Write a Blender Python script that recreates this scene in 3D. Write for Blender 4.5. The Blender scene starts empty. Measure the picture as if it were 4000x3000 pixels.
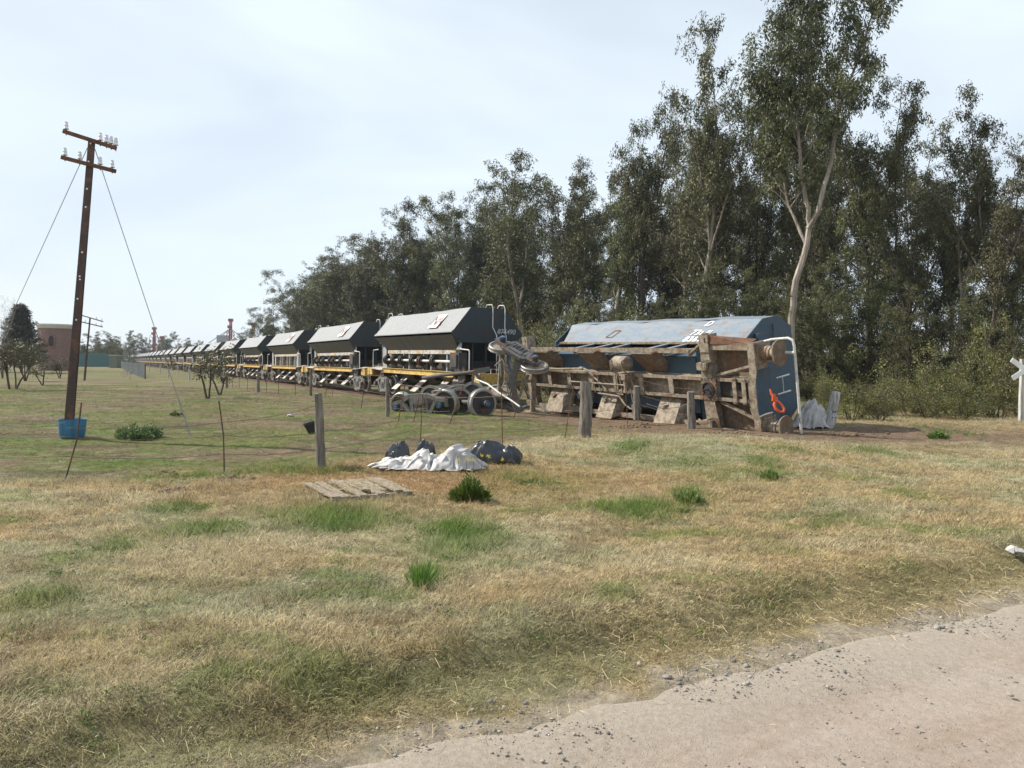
import bpy, math, random
import numpy as np
from mathutils import Vector, Matrix, noise as mn
R = math.radians
S = bpy.context.scene
COL = S.collection
random.seed(7)
# ------------------------------------------------------------------ camera
F = 2900.0                      # focal length in pixels of a 4000 px wide picture
EYE = Vector((0, 0, 1.65))
PITCH = math.atan(71 / F); ROLL = math.atan(0.014)
camd = bpy.data.cameras.new('camera'); cam = bpy.data.objects.new('camera', camd); COL.objects.link(cam)
CR = (Matrix.Rotation(math.pi / 2 - PITCH, 3, 'X') @ Matrix.Rotation(ROLL, 3, 'Z'))
cam.matrix_world = Matrix.Translation(EYE) @ CR.to_4x4()
camd.sensor_width = 36; camd.lens = 36 * F / 4000; camd.clip_end = 3000; camd.clip_start = .05
S.camera = cam
# ------------------------------------------------------------------ light
SUN_AZ = Vector((-0.93, 0.30)).normalized(); SUN_EL = R(40)
w = bpy.data.worlds.new('World'); S.world = w; w.use_nodes = True
nt = w.node_tree; nt.nodes.clear()
def N(t, ty, **k):
    n = t.nodes.new(ty)
    for a, b in k.items():
        if a.startswith('i_'): n.inputs[a[2:].replace('_', ' ')].default_value = b
        else: setattr(n, a, b)
    return n
out = N(nt, 'ShaderNodeOutputWorld'); bg = N(nt, 'ShaderNodeBackground'); sky = N(nt, 'ShaderNodeTexSky')
sky.sky_type = 'NISHITA'; sky.sun_disc = False; sky.sun_elevation = SUN_EL
sky.sun_rotation = math.atan2(SUN_AZ.x, SUN_AZ.y)
sky.air_density = 1.0; sky.dust_density = 2.2; sky.ozone_density = 1.5; sky.altitude = 300
tc = N(nt, 'ShaderNodeTexCoord')
mp = N(nt, 'ShaderNodeMapping'); mp.inputs['Scale'].default_value = (1.0, 1.4, 3.2); mp.inputs['Rotation'].default_value = (0, .35, .3)
nz = N(nt, 'ShaderNodeTexNoise'); nz.inputs['Scale'].default_value = 1.1; nz.inputs['Detail'].default_value = 4; nz.inputs['Roughness'].default_value = .55; nz.inputs['Distortion'].default_value = .4
cr = N(nt, 'ShaderNodeMapRange'); cr.inputs['From Min'].default_value = .34; cr.inputs['From Max'].default_value = .72; cr.inputs['To Min'].default_value = .50; cr.inputs['To Max'].default_value = .86
mx = N(nt, 'ShaderNodeMix', data_type='RGBA'); mx.inputs[7].default_value = (11.6, 13.0, 14.2, 1)
nt.links.new(tc.outputs['Generated'], mp.inputs['Vector']); nt.links.new(mp.outputs[0], nz.inputs['Vector'])
nt.links.new(nz.outputs['Fac'], cr.inputs['Value']); nt.links.new(cr.outputs[0], mx.inputs[0])
nt.links.new(sky.outputs[0], mx.inputs[6]); nt.links.new(mx.outputs[2], bg.inputs['Color'])
bg.inputs['Strength'].default_value = 0.066
nt.links.new(bg.outputs[0], out.inputs['Surface'])
sl = bpy.data.lights.new('sun', 'SUN'); sl.energy = 5.0; sl.angle = R(0.6); sl.color = (1, .93, .82)
so = bpy.data.objects.new('sun', sl); COL.objects.link(so)
sd = Vector((SUN_AZ.x * math.cos(SUN_EL), SUN_AZ.y * math.cos(SUN_EL), math.sin(SUN_EL)))
so.rotation_euler = sd.to_track_quat('Z', 'Y').to_euler()
S.view_settings.view_transform = 'Standard'; S.view_settings.look = 'None'; S.view_settings.gamma = 1
S.view_settings.exposure = 0.42; S.view_settings.use_curve_mapping = False
S.render.engine = 'CYCLES'
S.cycles.max_bounces = 5; S.cycles.transparent_max_bounces = 4

# ------------------------------------------------------------------ placing helpers
def ray(px, py):
    return CR @ Vector(((px - 2000) / F, -(py - 1500) / F, -1))
def G(px, py, z=0.0):
    """point of the level z seen at this picture position"""
    d = ray(px, py); t = (z - EYE.z) / d.z
    return EYE + d * t
def at(px, py, Y):
    d = ray(px, py); return EYE + d * (Y / d.y)
TH = R(29.2)
def T(u, w, z=0.0):
    """track frame: u along the rails away from the camera, w across"""
    return Vector((-u * math.sin(TH) + w * math.cos(TH), u * math.cos(TH) + w * math.sin(TH), z))
TRK = 13.45; TRACK_ROT = -math.pi / 2 + TH

# ------------------------------------------------------------------ numpy noise
def _h(ix, iy, s):
    n = (ix.astype(np.int64) * 374761393 + iy.astype(np.int64) * 668265263 + s * 1442695041) & 0x7fffffff
    n = ((n ^ (n >> 13)) * 1274126177) & 0x7fffffff
    return ((n ^ (n >> 16)) & 0xffff) / 65535.0
def vn(x, y, s=0):
    x = np.asarray(x, float); y = np.asarray(y, float)
    ix = np.floor(x); iy = np.floor(y); fx = x - ix; fy = y - iy
    fx = fx * fx * (3 - 2 * fx); fy = fy * fy * (3 - 2 * fy)
    a = _h(ix, iy, s); b = _h(ix + 1, iy, s); c = _h(ix, iy + 1, s); d = _h(ix + 1, iy + 1, s)
    return (a + (b - a) * fx) * (1 - fy) + (c + (d - c) * fx) * fy
def fbm(x, y, s=0, o=4):
    r = 0; a = .5; t = 0
    for k in range(o):
        r = r + a * vn(x * 2 ** k, y * 2 ** k, s + k * 17); t += a; a *= .55
    return r / t
def ss(a, b, x):
    t = np.clip((x - a) / (b - a), 0, 1); return t * t * (3 - 2 * t)

# ------------------------------------------------------------------ mesh builder
class MB:
    def __init__(s): s.v = []; s.f = []; s.m = []
    def add(s, vs, fs, mi=0):
        n = len(s.v); s.v += [tuple(p) for p in vs]; s.f += [tuple(i + n for i in f) for f in fs]; s.m += [mi] * len(fs)
        return s
    def hexa(s, p, mi=0):
        return s.add(p, [(3, 2, 1, 0), (4, 5, 6, 7), (0, 1, 5, 4), (1, 2, 6, 5), (2, 3, 7, 6), (3, 0, 4, 7)], mi)
    def box(s, c, d, mi=0, M=None):
        x, y, z = (k / 2 for k in d)
        p = [Vector(q) for q in [(-x, -y, -z), (x, -y, -z), (x, y, -z), (-x, y, -z), (-x, -y, z), (x, -y, z), (x, y, z), (-x, y, z)]]
        if M: p = [M @ q for q in p]
        c = Vector(c)
        return s.hexa([q + c for q in p], mi)
    def b(s, x0, x1, y0, y1, z0, z1, mi=0):
        return s.box(((x0 + x1) / 2, (y0 + y1) / 2, (z0 + z1) / 2), (abs(x1 - x0), abs(y1 - y0), abs(z1 - z0)), mi)
    def bar(s, a, b, w, h, up=(0, 0, 1), mi=0):
        a = Vector(a); b = Vector(b); d = (b - a); L = d.length; d.normalize(); up = Vector(up)
        if abs(d.dot(up)) > .98: up = Vector((0, 1, 0)) if abs(d.y) < .9 else Vector((1, 0, 0))
        sd = d.cross(up).normalized(); u = sd.cross(d).normalized()
        M = Matrix((d, sd, u)).transposed()
        return s.box((a + b) / 2, (L, w, h), mi, M)
    def cyl(s, a, b, r, n=12, r2=None, mi=0, caps=True):
        a = Vector(a); b = Vector(b); r2 = r if r2 is None else r2
        d = (b - a).normalized(); t = Vector((0, 0, 1)) if abs(d.z) < .9 else Vector((1, 0, 0))
        x = d.cross(t).normalized(); y = d.cross(x)
        vs = []; 
        for k in range(n):
            c = x * math.cos(2 * math.pi * k / n) + y * math.sin(2 * math.pi * k / n)
            vs += [a + c * r, b + c * r2]
        fs = [(2 * k, 2 * k + 1, (2 * k + 3) % (2 * n), (2 * k + 2) % (2 * n)) for k in range(n)]
        if caps: fs += [tuple(range(0, 2 * n, 2)), tuple(range(2 * n - 1, 0, -2))]
        return s.add(vs, fs, mi)
    def tube(s, pts, rs, n=6, mi=0):
        pts = [Vector(p) for p in pts]
        if not hasattr(rs, '__len__'): rs = [rs] * len(pts)
        vs = []; fs = []; x = None
        for i, p in enumerate(pts):
            d = (pts[min(i + 1, len(pts) - 1)] - pts[max(i - 1, 0)]).normalized()
            if x is None:
                t = Vector((0, 0, 1)) if abs(d.z) < .9 else Vector((1, 0, 0)); x = d.cross(t).normalized()
            else: x = (x - d * x.dot(d)).normalized()
            y = d.cross(x)
            for k in range(n):
                a = 2 * math.pi * k / n; vs.append(p + (x * math.cos(a) + y * math.sin(a)) * rs[i])
        for i in range(len(pts) - 1):
            for k in range(n):
                a = i * n + k; b2 = i * n + (k + 1) % n; fs.append((a, b2, b2 + n, a + n))
        fs += [tuple(range(n - 1, -1, -1)), tuple(range((len(pts) - 1) * n, len(pts) * n))]
        return s.add(vs, fs, mi)
    def lathe(s, prof, c, ax, n=24, mis=None):
        """prof: (r, along) points, closed round axis ax through c"""
        c = Vector(c); ax = Vector(ax).normalized(); t = Vector((0, 0, 1)) if abs(ax.z) < .9 else Vector((1, 0, 0))
        x = ax.cross(t).normalized(); y = ax.cross(x); m = len(prof); n0 = len(s.v)
        for k in range(n):
            a = 2 * math.pi * k / n; q = x * math.cos(a) + y * math.sin(a)
            for r, h in prof: s.v.append(tuple(c + q * r + ax * h))
        for k in range(n):
            for j in range(m - 1):
                a = n0 + k * m + j; b2 = n0 + ((k + 1) % n) * m + j
                s.f.append((a, b2, b2 + 1, a + 1)); s.m.append(mis[j] if mis else 0)
        return s
    def prism(s, poly, a0, a1, ax='x', mi=0):
        def P(u, v, t):
            return {'x': (t, u, v), 'y': (u, t, v), 'z': (u, v, t)}[ax]
        n = len(poly); vs = [P(u, v, a0) for u, v in poly] + [P(u, v, a1) for u, v in poly]
        fs = [tuple(range(n)), tuple(range(2 * n - 1, n - 1, -1))] + [(i, i + n, (i + 1) % n + n, (i + 1) % n) for i in range(n)]
        return s.add(vs, fs, mi)
    def plate(s, q, th, mi=0):
        q = [Vector(p) for p in q]; nrm = (q[1] - q[0]).cross(q[-1] - q[0]).normalized() * th; n = len(q)
        vs = q + [p + nrm for p in q]
        fs = [tuple(range(n - 1, -1, -1)), tuple(range(n, 2 * n))] + [(i, (i + 1) % n, (i + 1) % n + n, i + n) for i in range(n)]
        return s.add(vs, fs, mi)
    def build(s, name, mat, parent=None, smooth=False, loc=None):
        me = bpy.data.meshes.new(name); me.from_pydata(s.v, [], s.f)
        for m in (mat if isinstance(mat, (list, tuple)) else [mat]): me.materials.append(m)
        if any(s.m): me.polygons.foreach_set('material_index', s.m)
        if smooth:
            me.polygons.foreach_set('use_smooth', [True] * len(me.polygons))
            try: me.set_sharp_from_angle(angle=R(38))
            except Exception: pass
        me.update()
        return link(name, me, parent, loc)
def link(name, me, parent=None, loc=None):
    o = bpy.data.objects.new(name, me); COL.objects.link(o)
    if parent: o.parent = parent
    if loc is not None: o.location = loc
    return o
def npmesh(name, V, Fq, mat, parent=None, tint=None, smooth=False):
    """V (n,3), Fq (m,4) quads as numpy arrays, tint per face"""
    me = bpy.data.meshes.new(name); me.vertices.add(len(V)); me.vertices.foreach_set('co', np.asarray(V, np.float32).ravel())
    k = Fq.shape[1]
    me.loops.add(len(Fq) * k); me.polygons.add(len(Fq))
    me.loops.foreach_set('vertex_index', Fq.astype(np.int32).ravel())
    me.polygons.foreach_set('loop_start', np.arange(0, len(Fq) * k, k, dtype=np.int32))
    me.update(calc_edges=True); me.validate()
    for m in (mat if isinstance(mat, (list, tuple)) else [mat]): me.materials.append(m)
    if tint is not None:
        a = me.attributes.new('tint', 'FLOAT', 'FACE'); a.data.foreach_set('value', np.asarray(tint, np.float32))
    if smooth: me.polygons.foreach_set('use_smooth', [True] * len(me.polygons))
    return link(name, me, parent)
def thing(name, label, cat, loc=(0, 0, 0), rz=0, group=None, kind=None):
    o = bpy.data.objects.new(name, None); COL.objects.link(o); o.location = loc; o.rotation_euler = (0, 0, rz); o.empty_display_size = .3
    return tag(o, label, cat, group, kind)
def tag(o, label=None, cat=None, group=None, kind=None):
    if label: o['label'] = label
    if cat: o['category'] = cat
    if group: o['group'] = group
    if kind: o['kind'] = kind
    return o
CH = {}
def copy_tree(o, parent=None):
    c = o.copy(); COL.objects.link(c)
    if parent is not None: c.parent = parent
    for ch in [x for x in bpy.data.objects if x.parent == o]: copy_tree(ch, c)
    return c

# ------------------------------------------------------------------ materials
def newmat(name):
    m = bpy.data.materials.new(name); m.use_nodes = True; t = m.node_tree
    return m, t, t.nodes['Principled BSDF']
def rgb(c): return (c[0], c[1], c[2], 1)
def ramp(t, fac, a, b, lo=0., hi=1.):
    n = N(t, 'ShaderNodeMapRange'); n.inputs['From Min'].default_value = a; n.inputs['From Max'].default_value = b
    n.inputs['To Min'].default_value = lo; n.inputs['To Max'].default_value = hi; t.links.new(fac, n.inputs['Value']); return n.outputs[0]
def mixc(t, f, a, b, mode='MIX'):
    n = N(t, 'ShaderNodeMix', data_type='RGBA', blend_type=mode)
    for s_, v in ((0, f), (6, a), (7, b)):
        if hasattr(v, 'links') or hasattr(v, 'is_linked'): t.links.new(v, n.inputs[s_])
        else: n.inputs[s_].default_value = v if s_ == 0 else rgb(v)
    return n.outputs[2]
def objco(t, scale=(1, 1, 1), rnd=True):
    c = N(t, 'ShaderNodeTexCoord'); m = N(t, 'ShaderNodeMapping'); m.inputs['Scale'].default_value = scale
    t.links.new(c.outputs['Object'], m.inputs['Vector'])
    if rnd:
        oi = N(t, 'ShaderNodeObjectInfo'); mu = N(t, 'ShaderNodeMath', operation='MULTIPLY'); mu.inputs[1].default_value = 37
        t.links.new(oi.outputs['Random'], mu.inputs[0]); t.links.new(mu.outputs[0], m.inputs['Location'])
    return m.outputs[0]
def noi(t, vec, sc, det=5, ro=.6):
    n = N(t, 'ShaderNodeTexNoise'); n.inputs['Scale'].default_value = sc; n.inputs['Detail'].default_value = det; n.inputs['Roughness'].default_value = ro
    t.links.new(vec, n.inputs['Vector']); return n.outputs['Fac']
def metal(name, base, dirt=(.20, .15, .10), rust=(.16, .07, .03), rust_a=.25, dirt_a=.5, streak=(1, 1, .15), rough=.6, sc=2.0, bump=.15, met=0.0):
    m, t, p = newmat(name)
    v = objco(t); vs = objco(t, streak)
    n1 = noi(t, v, sc * 1.3, 7, .65); n2 = noi(t, vs, sc * 4, 6, .6); n3 = noi(t, v, sc * 5, 8, .7)
    c = mixc(t, ramp(t, n3, .3, .7), tuple(k * .78 for k in base), tuple(min(1, k * 1.15) for k in base))
    d = ramp(t, n2, .60 - dirt_a * .26, .70 - dirt_a * .20, 0, .35 + dirt_a * .6)
    c = mixc(t, d, c, dirt)
    r = ramp(t, n1, .64 - rust_a * .34, .70 - rust_a * .34, 0, .9)
    mu = N(t, 'ShaderNodeMath', operation='MULTIPLY'); t.links.new(r, mu.inputs[0]); t.links.new(ramp(t, n3, .35, .6), mu.inputs[1])
    c = mixc(t, mu.outputs[0], c, rust)
    t.links.new(c, p.inputs['Base Color']); p.inputs['Roughness'].default_value = rough; p.inputs['Metallic'].default_value = met
    b = N(t, 'ShaderNodeBump'); b.inputs['Strength'].default_value = bump; b.inputs['Distance'].default_value = .02
    t.links.new(n3, b.inputs['Height']); t.links.new(b.outputs[0], p.inputs['Normal'])
    return m
def leafmat(name, a, b, trans=.22, rough=.55):
    m, t, p = newmat(name)
    at_ = N(t, 'ShaderNodeAttribute', attribute_name='tint'); oi = N(t, 'ShaderNodeObjectInfo')
    c = mixc(t, at_.outputs['Fac'], a, b)
    hs = N(t, 'ShaderNodeHueSaturation'); t.links.new(c, hs.inputs['Color'])
    t.links.new(ramp(t, oi.outputs['Random'], 0, 1, .47, .52), hs.inputs['Hue']); t.links.new(ramp(t, oi.outputs['Random'], 0, 1, .75, 1.2), hs.inputs['Value'])
    t.links.new(hs.outputs[0], p.inputs['Base Color']); p.inputs['Roughness'].default_value = rough
    tr = N(t, 'ShaderNodeBsdfTranslucent'); t.links.new(hs.outputs[0], tr.inputs['Color'])
    ms = N(t, 'ShaderNodeMixShader'); ms.inputs[0].default_value = trans
    o = [n for n in t.nodes if n.type == 'OUTPUT_MATERIAL'][0]
    t.links.new(p.outputs[0], ms.inputs[1]); t.links.new(tr.outputs[0], ms.inputs[2]); t.links.new(ms.outputs[0], o.inputs['Surface'])
    return m
def flat(name, c, rough=.6, sc=6, var=.2, met=0, stretch=(1, 1, 1), bump=.2):
    m, t, p = newmat(name); v = objco(t, stretch); n = noi(t, v, sc, 7, .65)
    col = mixc(t, ramp(t, n, .3, .7), tuple(k * (1 - var) for k in c), tuple(min(1, k * (1 + var)) for k in c))
    t.links.new(col, p.inputs['Base Color']); p.inputs['Roughness'].default_value = rough; p.inputs['Metallic'].default_value = met
    b = N(t, 'ShaderNodeBump'); b.inputs['Strength'].default_value = bump; b.inputs['Distance'].default_value = .02; t.links.new(n, b.inputs['Height']); t.links.new(b.outputs[0], p.inputs['Normal'])
    return m
TAN = (.31, .265, .20)
M = dict(
    top=metal('weathered_sunlit_grey_steel', (.20, .213, .222), dirt=(.15, .145, .13), rust_a=.10, dirt_a=.35, streak=(1, .3, .3), rough=.5),  # the wagon's one paint, with sunlight put into the lighter base colour
    slope=metal('grimy_shaded_grey_steel', (.085, .095, .10), dirt=(.21, .195, .17), rust_a=.30, dirt_a=.42, rust=(.15, .075, .04), streak=(2.6, .10, .10)),  # same paint under grime, with shade put into the darker base colour
    end=metal('shaded_blue_end_steel', (.022, .036, .046), dirt=(.02, .022, .022), rust_a=.42, dirt_a=.4, rust=(.05, .028, .02)),  # end faces: their shade is put into the dark base colour
    band=metal('chalky_white_steel', (.50, .49, .45), dirt=(.30, .2, .14), rust_a=.3, dirt_a=.55, streak=(.6, 1, 1)),
    stripe=metal('stripe_grey_steel', (.20, .21, .23), rust_a=.1, dirt_a=.4),
    post=metal('pale_grey_post_steel', (.30, .335, .36), dirt=(.25, .22, .18), rust_a=.2, dirt_a=.5),
    yellow=metal('yellow_painted_steel', (.56, .38, .10), dirt=(.28, .20, .11), rust_a=.25, dirt_a=.5, streak=(.5, 1, 1)),
    ypatch=flat('orange_reflector_paint', (.60, .32, .05)),
    dark=metal('black_running_gear_steel', (.035, .034, .034), dirt=(.10, .075, .055), rust_a=.3, dirt_a=.35),
    grey=metal('dusty_cast_steel', (.18, .175, .165), dirt=(.12, .10, .08), rust_a=.25, dirt_a=.5),
    pipe=metal('white_painted_pipe', (.60, .60, .57), dirt=(.35, .27, .18), rust_a=.25, dirt_a=.4),
    tread=flat('worn_wheel_tread', (.36, .345, .33), rough=.42, met=.8, var=.25),
    bluecap=flat('blue_axle_cap_paint', (.035, .10, .22), rough=.45, var=.5),
    tan=metal('dust_coated_steel', TAN, dirt=(.13, .095, .065), rust_a=.30, dirt_a=.62, rust=(.17, .085, .045), rough=.8, bump=.3, streak=(1, 1, 1)),
    tand=metal('brown_dust_coated_plate', (.20, .155, .11), dirt=(.11, .075, .05), rust_a=.4, dirt_a=.6, rust=(.17, .07, .035), rough=.85, bump=.3, streak=(1, 1, 1)),
    blue=metal('faded_blue_wagon_paint', (.165, .21, .26), dirt=(.23, .235, .235), rust_a=.24, dirt_a=.55, rust=(.20, .13, .09), streak=(.25, 1, 1), rough=.45),
    blued=metal('shaded_blue_paint', (.040, .078, .115), dirt=(.045, .06, .07), rust_a=.12, dirt_a=.3, streak=(.3, 1, 1)),  # darkened copy of the wagon blue, shade put into the colour
    rust=flat('rusty_steel', (.12, .055, .03), rough=.85, var=.5),
    white=flat('white_lettering_paint', (.78, .78, .76), var=.1), black=flat('black_lettering_paint', (.02, .02, .022), var=.1), red=flat('red_lettering_paint', (.42, .12, .09), var=.1),
    lett=flat('faded_lettering_paint', (.36, .38, .38), var=.3, sc=20),
    rail=flat('rail_steel', (.16, .10, .07), rough=.5, var=.3, met=.3),
    sleeper=flat('sleeper_wood', (.10, .075, .055), var=.4, stretch=(1, 8, 8)),
    pole=metal('rusty_telegraph_steel', (.055, .032, .03), dirt=(.09, .05, .035), rust_a=.4, dirt_a=.4),
    porc=flat('white_porcelain', (.72, .72, .76), rough=.25, var=.05),
    wire=flat('fence_wire_steel', (.13, .09, .07), rough=.6, var=.3),
    guy=flat('grey_guy_wire_steel', (.25, .25, .27), rough=.5, var=.2),
    tub=metal('faded_blue_plastic', (.045, .19, .34), dirt=(.04, .10, .16), rust_a=0, dirt_a=.35),
    bucket=flat('black_rubber', (.02, .022, .028), var=.2),
    brick=None, white_tarp=None)
M['dgrey'] = metal('worn_dark_cast_steel', (.11, .11, .112), dirt=(.13, .10, .07), rust_a=.3, dirt_a=.45)
M['orange'] = metal('orange_hook_paint', (.62, .10, .025), dirt=(.3, .07, .03), rust_a=.1, dirt_a=.2, rough=.4)
def woodmat(name, a, b, sc=6):
    m, t, p = newmat(name); v = objco(t, (1, 1, .09)); n = noi(t, v, sc * 3, 9, .75); n2 = noi(t, objco(t, (1, 1, .3)), sc, 5, .6)
    c = mixc(t, ramp(t, n, .35, .62), b, a); c = mixc(t, ramp(t, n2, .5, .75, 0, .6), c, tuple(k * .55 for k in a))
    t.links.new(c, p.inputs['Base Color']); p.inputs['Roughness'].default_value = .9
    bm = N(t, 'ShaderNodeBump'); bm.inputs['Strength'].default_value = .9; bm.inputs['Distance'].default_value = .012; t.links.new(n, bm.inputs['Height']); t.links.new(bm.outputs[0], p.inputs['Normal'])
    return m
M['wood'] = woodmat('weathered_grey_wood', (.25, .22, .19), (.05, .042, .036))
M['palewood'] = woodmat('whitewashed_wood', (.62, .60, .58), (.16, .14, .12))
M['plank'] = woodmat('bleached_pallet_wood', (.36, .305, .235), (.11, .08, .055))
M['bark'] = woodmat('pale_eucalyptus_bark', (.42, .37, .31), (.12, .085, .06), 1.5)
M['barkd'] = woodmat('dark_bark', (.10, .08, .065), (.035, .028, .022), 2)
M['leaf'] = leafmat('eucalyptus_leaf', (.026, .036, .014), (.175, .175, .07))
M['leafb'] = leafmat('bush_leaf', (.07, .085, .024), (.25, .24, .08))
M['leafd'] = leafmat('conifer_leaf', (.02, .03, .02), (.09, .085, .045))
M['leafs'] = leafmat('scrub_leaf', (.05, .05, .025), (.13, .12, .055))
M['leafw'] = leafmat('pasture_weed_leaf', (.06, .11, .03), (.17, .24, .09))
M['leafg'] = leafmat('weed_leaf', (.05, .11, .016), (.15, .25, .05))
def tarpmat(name, a, b, rough):
    m, t, p = newmat(name); v = objco(t); n = noi(t, v, 4, 6, .6); c = mixc(t, ramp(t, n, .35, .7), a, b)
    t.links.new(c, p.inputs['Base Color']); p.inputs['Roughness'].default_value = rough
    bm = N(t, 'ShaderNodeBump'); bm.inputs['Strength'].default_value = .35; bm.inputs['Distance'].default_value = .03; t.links.new(noi(t, v, 9, 4), bm.inputs['Height']); t.links.new(bm.outputs[0], p.inputs['Normal'])
    return m
M['white_tarp'] = tarpmat('dirty_white_plastic_sheet', (.50, .49, .49), (.30, .28, .26), .45)
M['black_tarp'] = tarpmat('dark_slate_plastic_sheet', (.03, .035, .045), (.055, .06, .07), .35)

# ------------------------------------------------------------------ terrain functions
RD = Vector((.877, .48)); RN = Vector((-.48, .877))       # road direction and the normal towards the field
RP = Vector((.94, 3.90))
def road_d(x, y):                                          # signed distance beyond the road edge, + = field
    d = (x - RP.x) * RN.x + (y - RP.y) * RN.y; a = (x - RP.x) * RD.x + (y - RP.y) * RD.y
    return d + .22 * (fbm(a * 1.1, d * .3, 5, 3) - .5) + .18 * (fbm(a * 3.3, d * 1.5, 9, 4) - .5) + .07 * (fbm(a * 14, d * 14, 12, 2) - .5)
def uw(x, y):
    return -x * math.sin(TH) + y * math.cos(TH), x * math.cos(TH) + y * math.sin(TH)
def hgt(x, y):
    x = np.asarray(x, float); y = np.asarray(y, float)
    d = road_d(x, y); u, w_ = uw(x, y); r = np.hypot(x, y)
    h = (fbm(x * .5, y * .5, 1, 3) - .5) * .16 * ss(.3, 3, d) + (fbm(x * 2.3, y * 2.3, 3, 3) - .5) * .06 * ss(.15, 1.2, d)
    h = h + .11 * ss(.45, .85, d + .25 * (fbm(x * 1.6, y * 1.6, 8, 3) - .5)) - .05 * ss(.9, 2.6, d)
    h = h + .26 * np.exp(-(((x - 4.2) / 2.6) ** 2 + ((y - 14.2) / 1.9) ** 2))          # brow in front of the wreck
    h = h + .03 * np.exp(-(((x - 9.5) / 3.2) ** 2 + ((y - 15.5) / 2.0) ** 2))
    h = h + .18 * np.exp(-(((x - 13.5) / 3.2) ** 2 + ((y - 21.0) / 1.3) ** 2))
    h = h - .10 * np.exp(-((w_ - TRK) / 2.0) ** 2) * ss(22, 27, u)                      # shallow bed of the track
    h = h + .45 * np.exp(-(((x + 34) / 7) ** 2 + ((y - 95) / 4) ** 2))
    far = ss(25, 60, r); h = h + far * (fbm(x * .05, y * .05, 21, 3) - .5) * .35 * (1 - .9 * np.exp(-((w_ - TRK) / 5.0) ** 2))
    h = h - .035 * (1 - ss(-.30, -.05, d))                                             # under the road sheet
    return h
def hz(x, y): return float(hgt(x, y))
def onG(px, py):
    p = G(px, py); 
    for _ in range(5): p = G(px, py, hz(p.x, p.y))
    return p
GREEN = [(1320, 2030, 280, 55, 1), (1780, 2085, 220, 60, 1), (800, 2095, 190, 40, .9), (2500, 1998, 190, 32, 1), (2690, 1945, 70, 25, 1), (1640, 2285, 60, 45, 1),
         (120, 2400, 200, 60, .5), (3010, 1850, 75, 25, .8), (2460, 1785, 90, 22, .8), (480, 2165, 110, 35, .7), (700, 2000, 110, 20, .7), (2050, 1890, 220, 45, .5),
         (1750, 2150, 250, 60, .8), (3400, 1790, 120, 20, .5), (760, 1880, 200, 14, .9), (1120, 1855, 250, 18, .9), (650, 2420, 150, 40, .2), (2700, 1840, 180, 60, .35), (3700, 1700, 160, 16, .6)]
GE = []
for px, py, rx, ry, a in GREEN:
    c = G(px, py); ex = (G(px + rx, py) - G(px - rx, py)).length / 2; ey = (G(px, py - ry) - G(px, py + ry)).length / 2
    GE.append((c.x, c.y, ex, ey, a))
BR = [G(2900, 1725), G(3300, 1715), G(3600, 1735), G(4000, 1760)]
def green_w(x, y):
    jx = x + .5 * (fbm(x * 1.2, y * 1.2, 31, 3) - .5); jy = y + .5 * (fbm(x * 1.2, y * 1.2, 41, 3) - .5)
    g = np.zeros_like(np.asarray(x, float))
    for cx, cy, ex, ey, a in GE: g = np.maximum(g, a * np.exp(-(((jx - cx) / ex) ** 2 + ((jy - cy) / ey) ** 2) * 1.2))
    return g
FENCE = [(-30, 8.6), (-6.2, 10.3), (-4.2, 10.9), (-3.0, 11.6), (-1.9, 13.6), (-.2, 15.1), (1.67, 17.0), (5.1, 21.2), (30, 40)]
def field_w(x, y):                                          # beyond the near fence: short green and brown pasture
    fy = np.interp(x, [a for a, b in FENCE], [b for a, b in FENCE]); return ss(-.9, .7, y - fy + 1.2 * (fbm(x * .8, y * .8, 51, 3) - .5))
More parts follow.
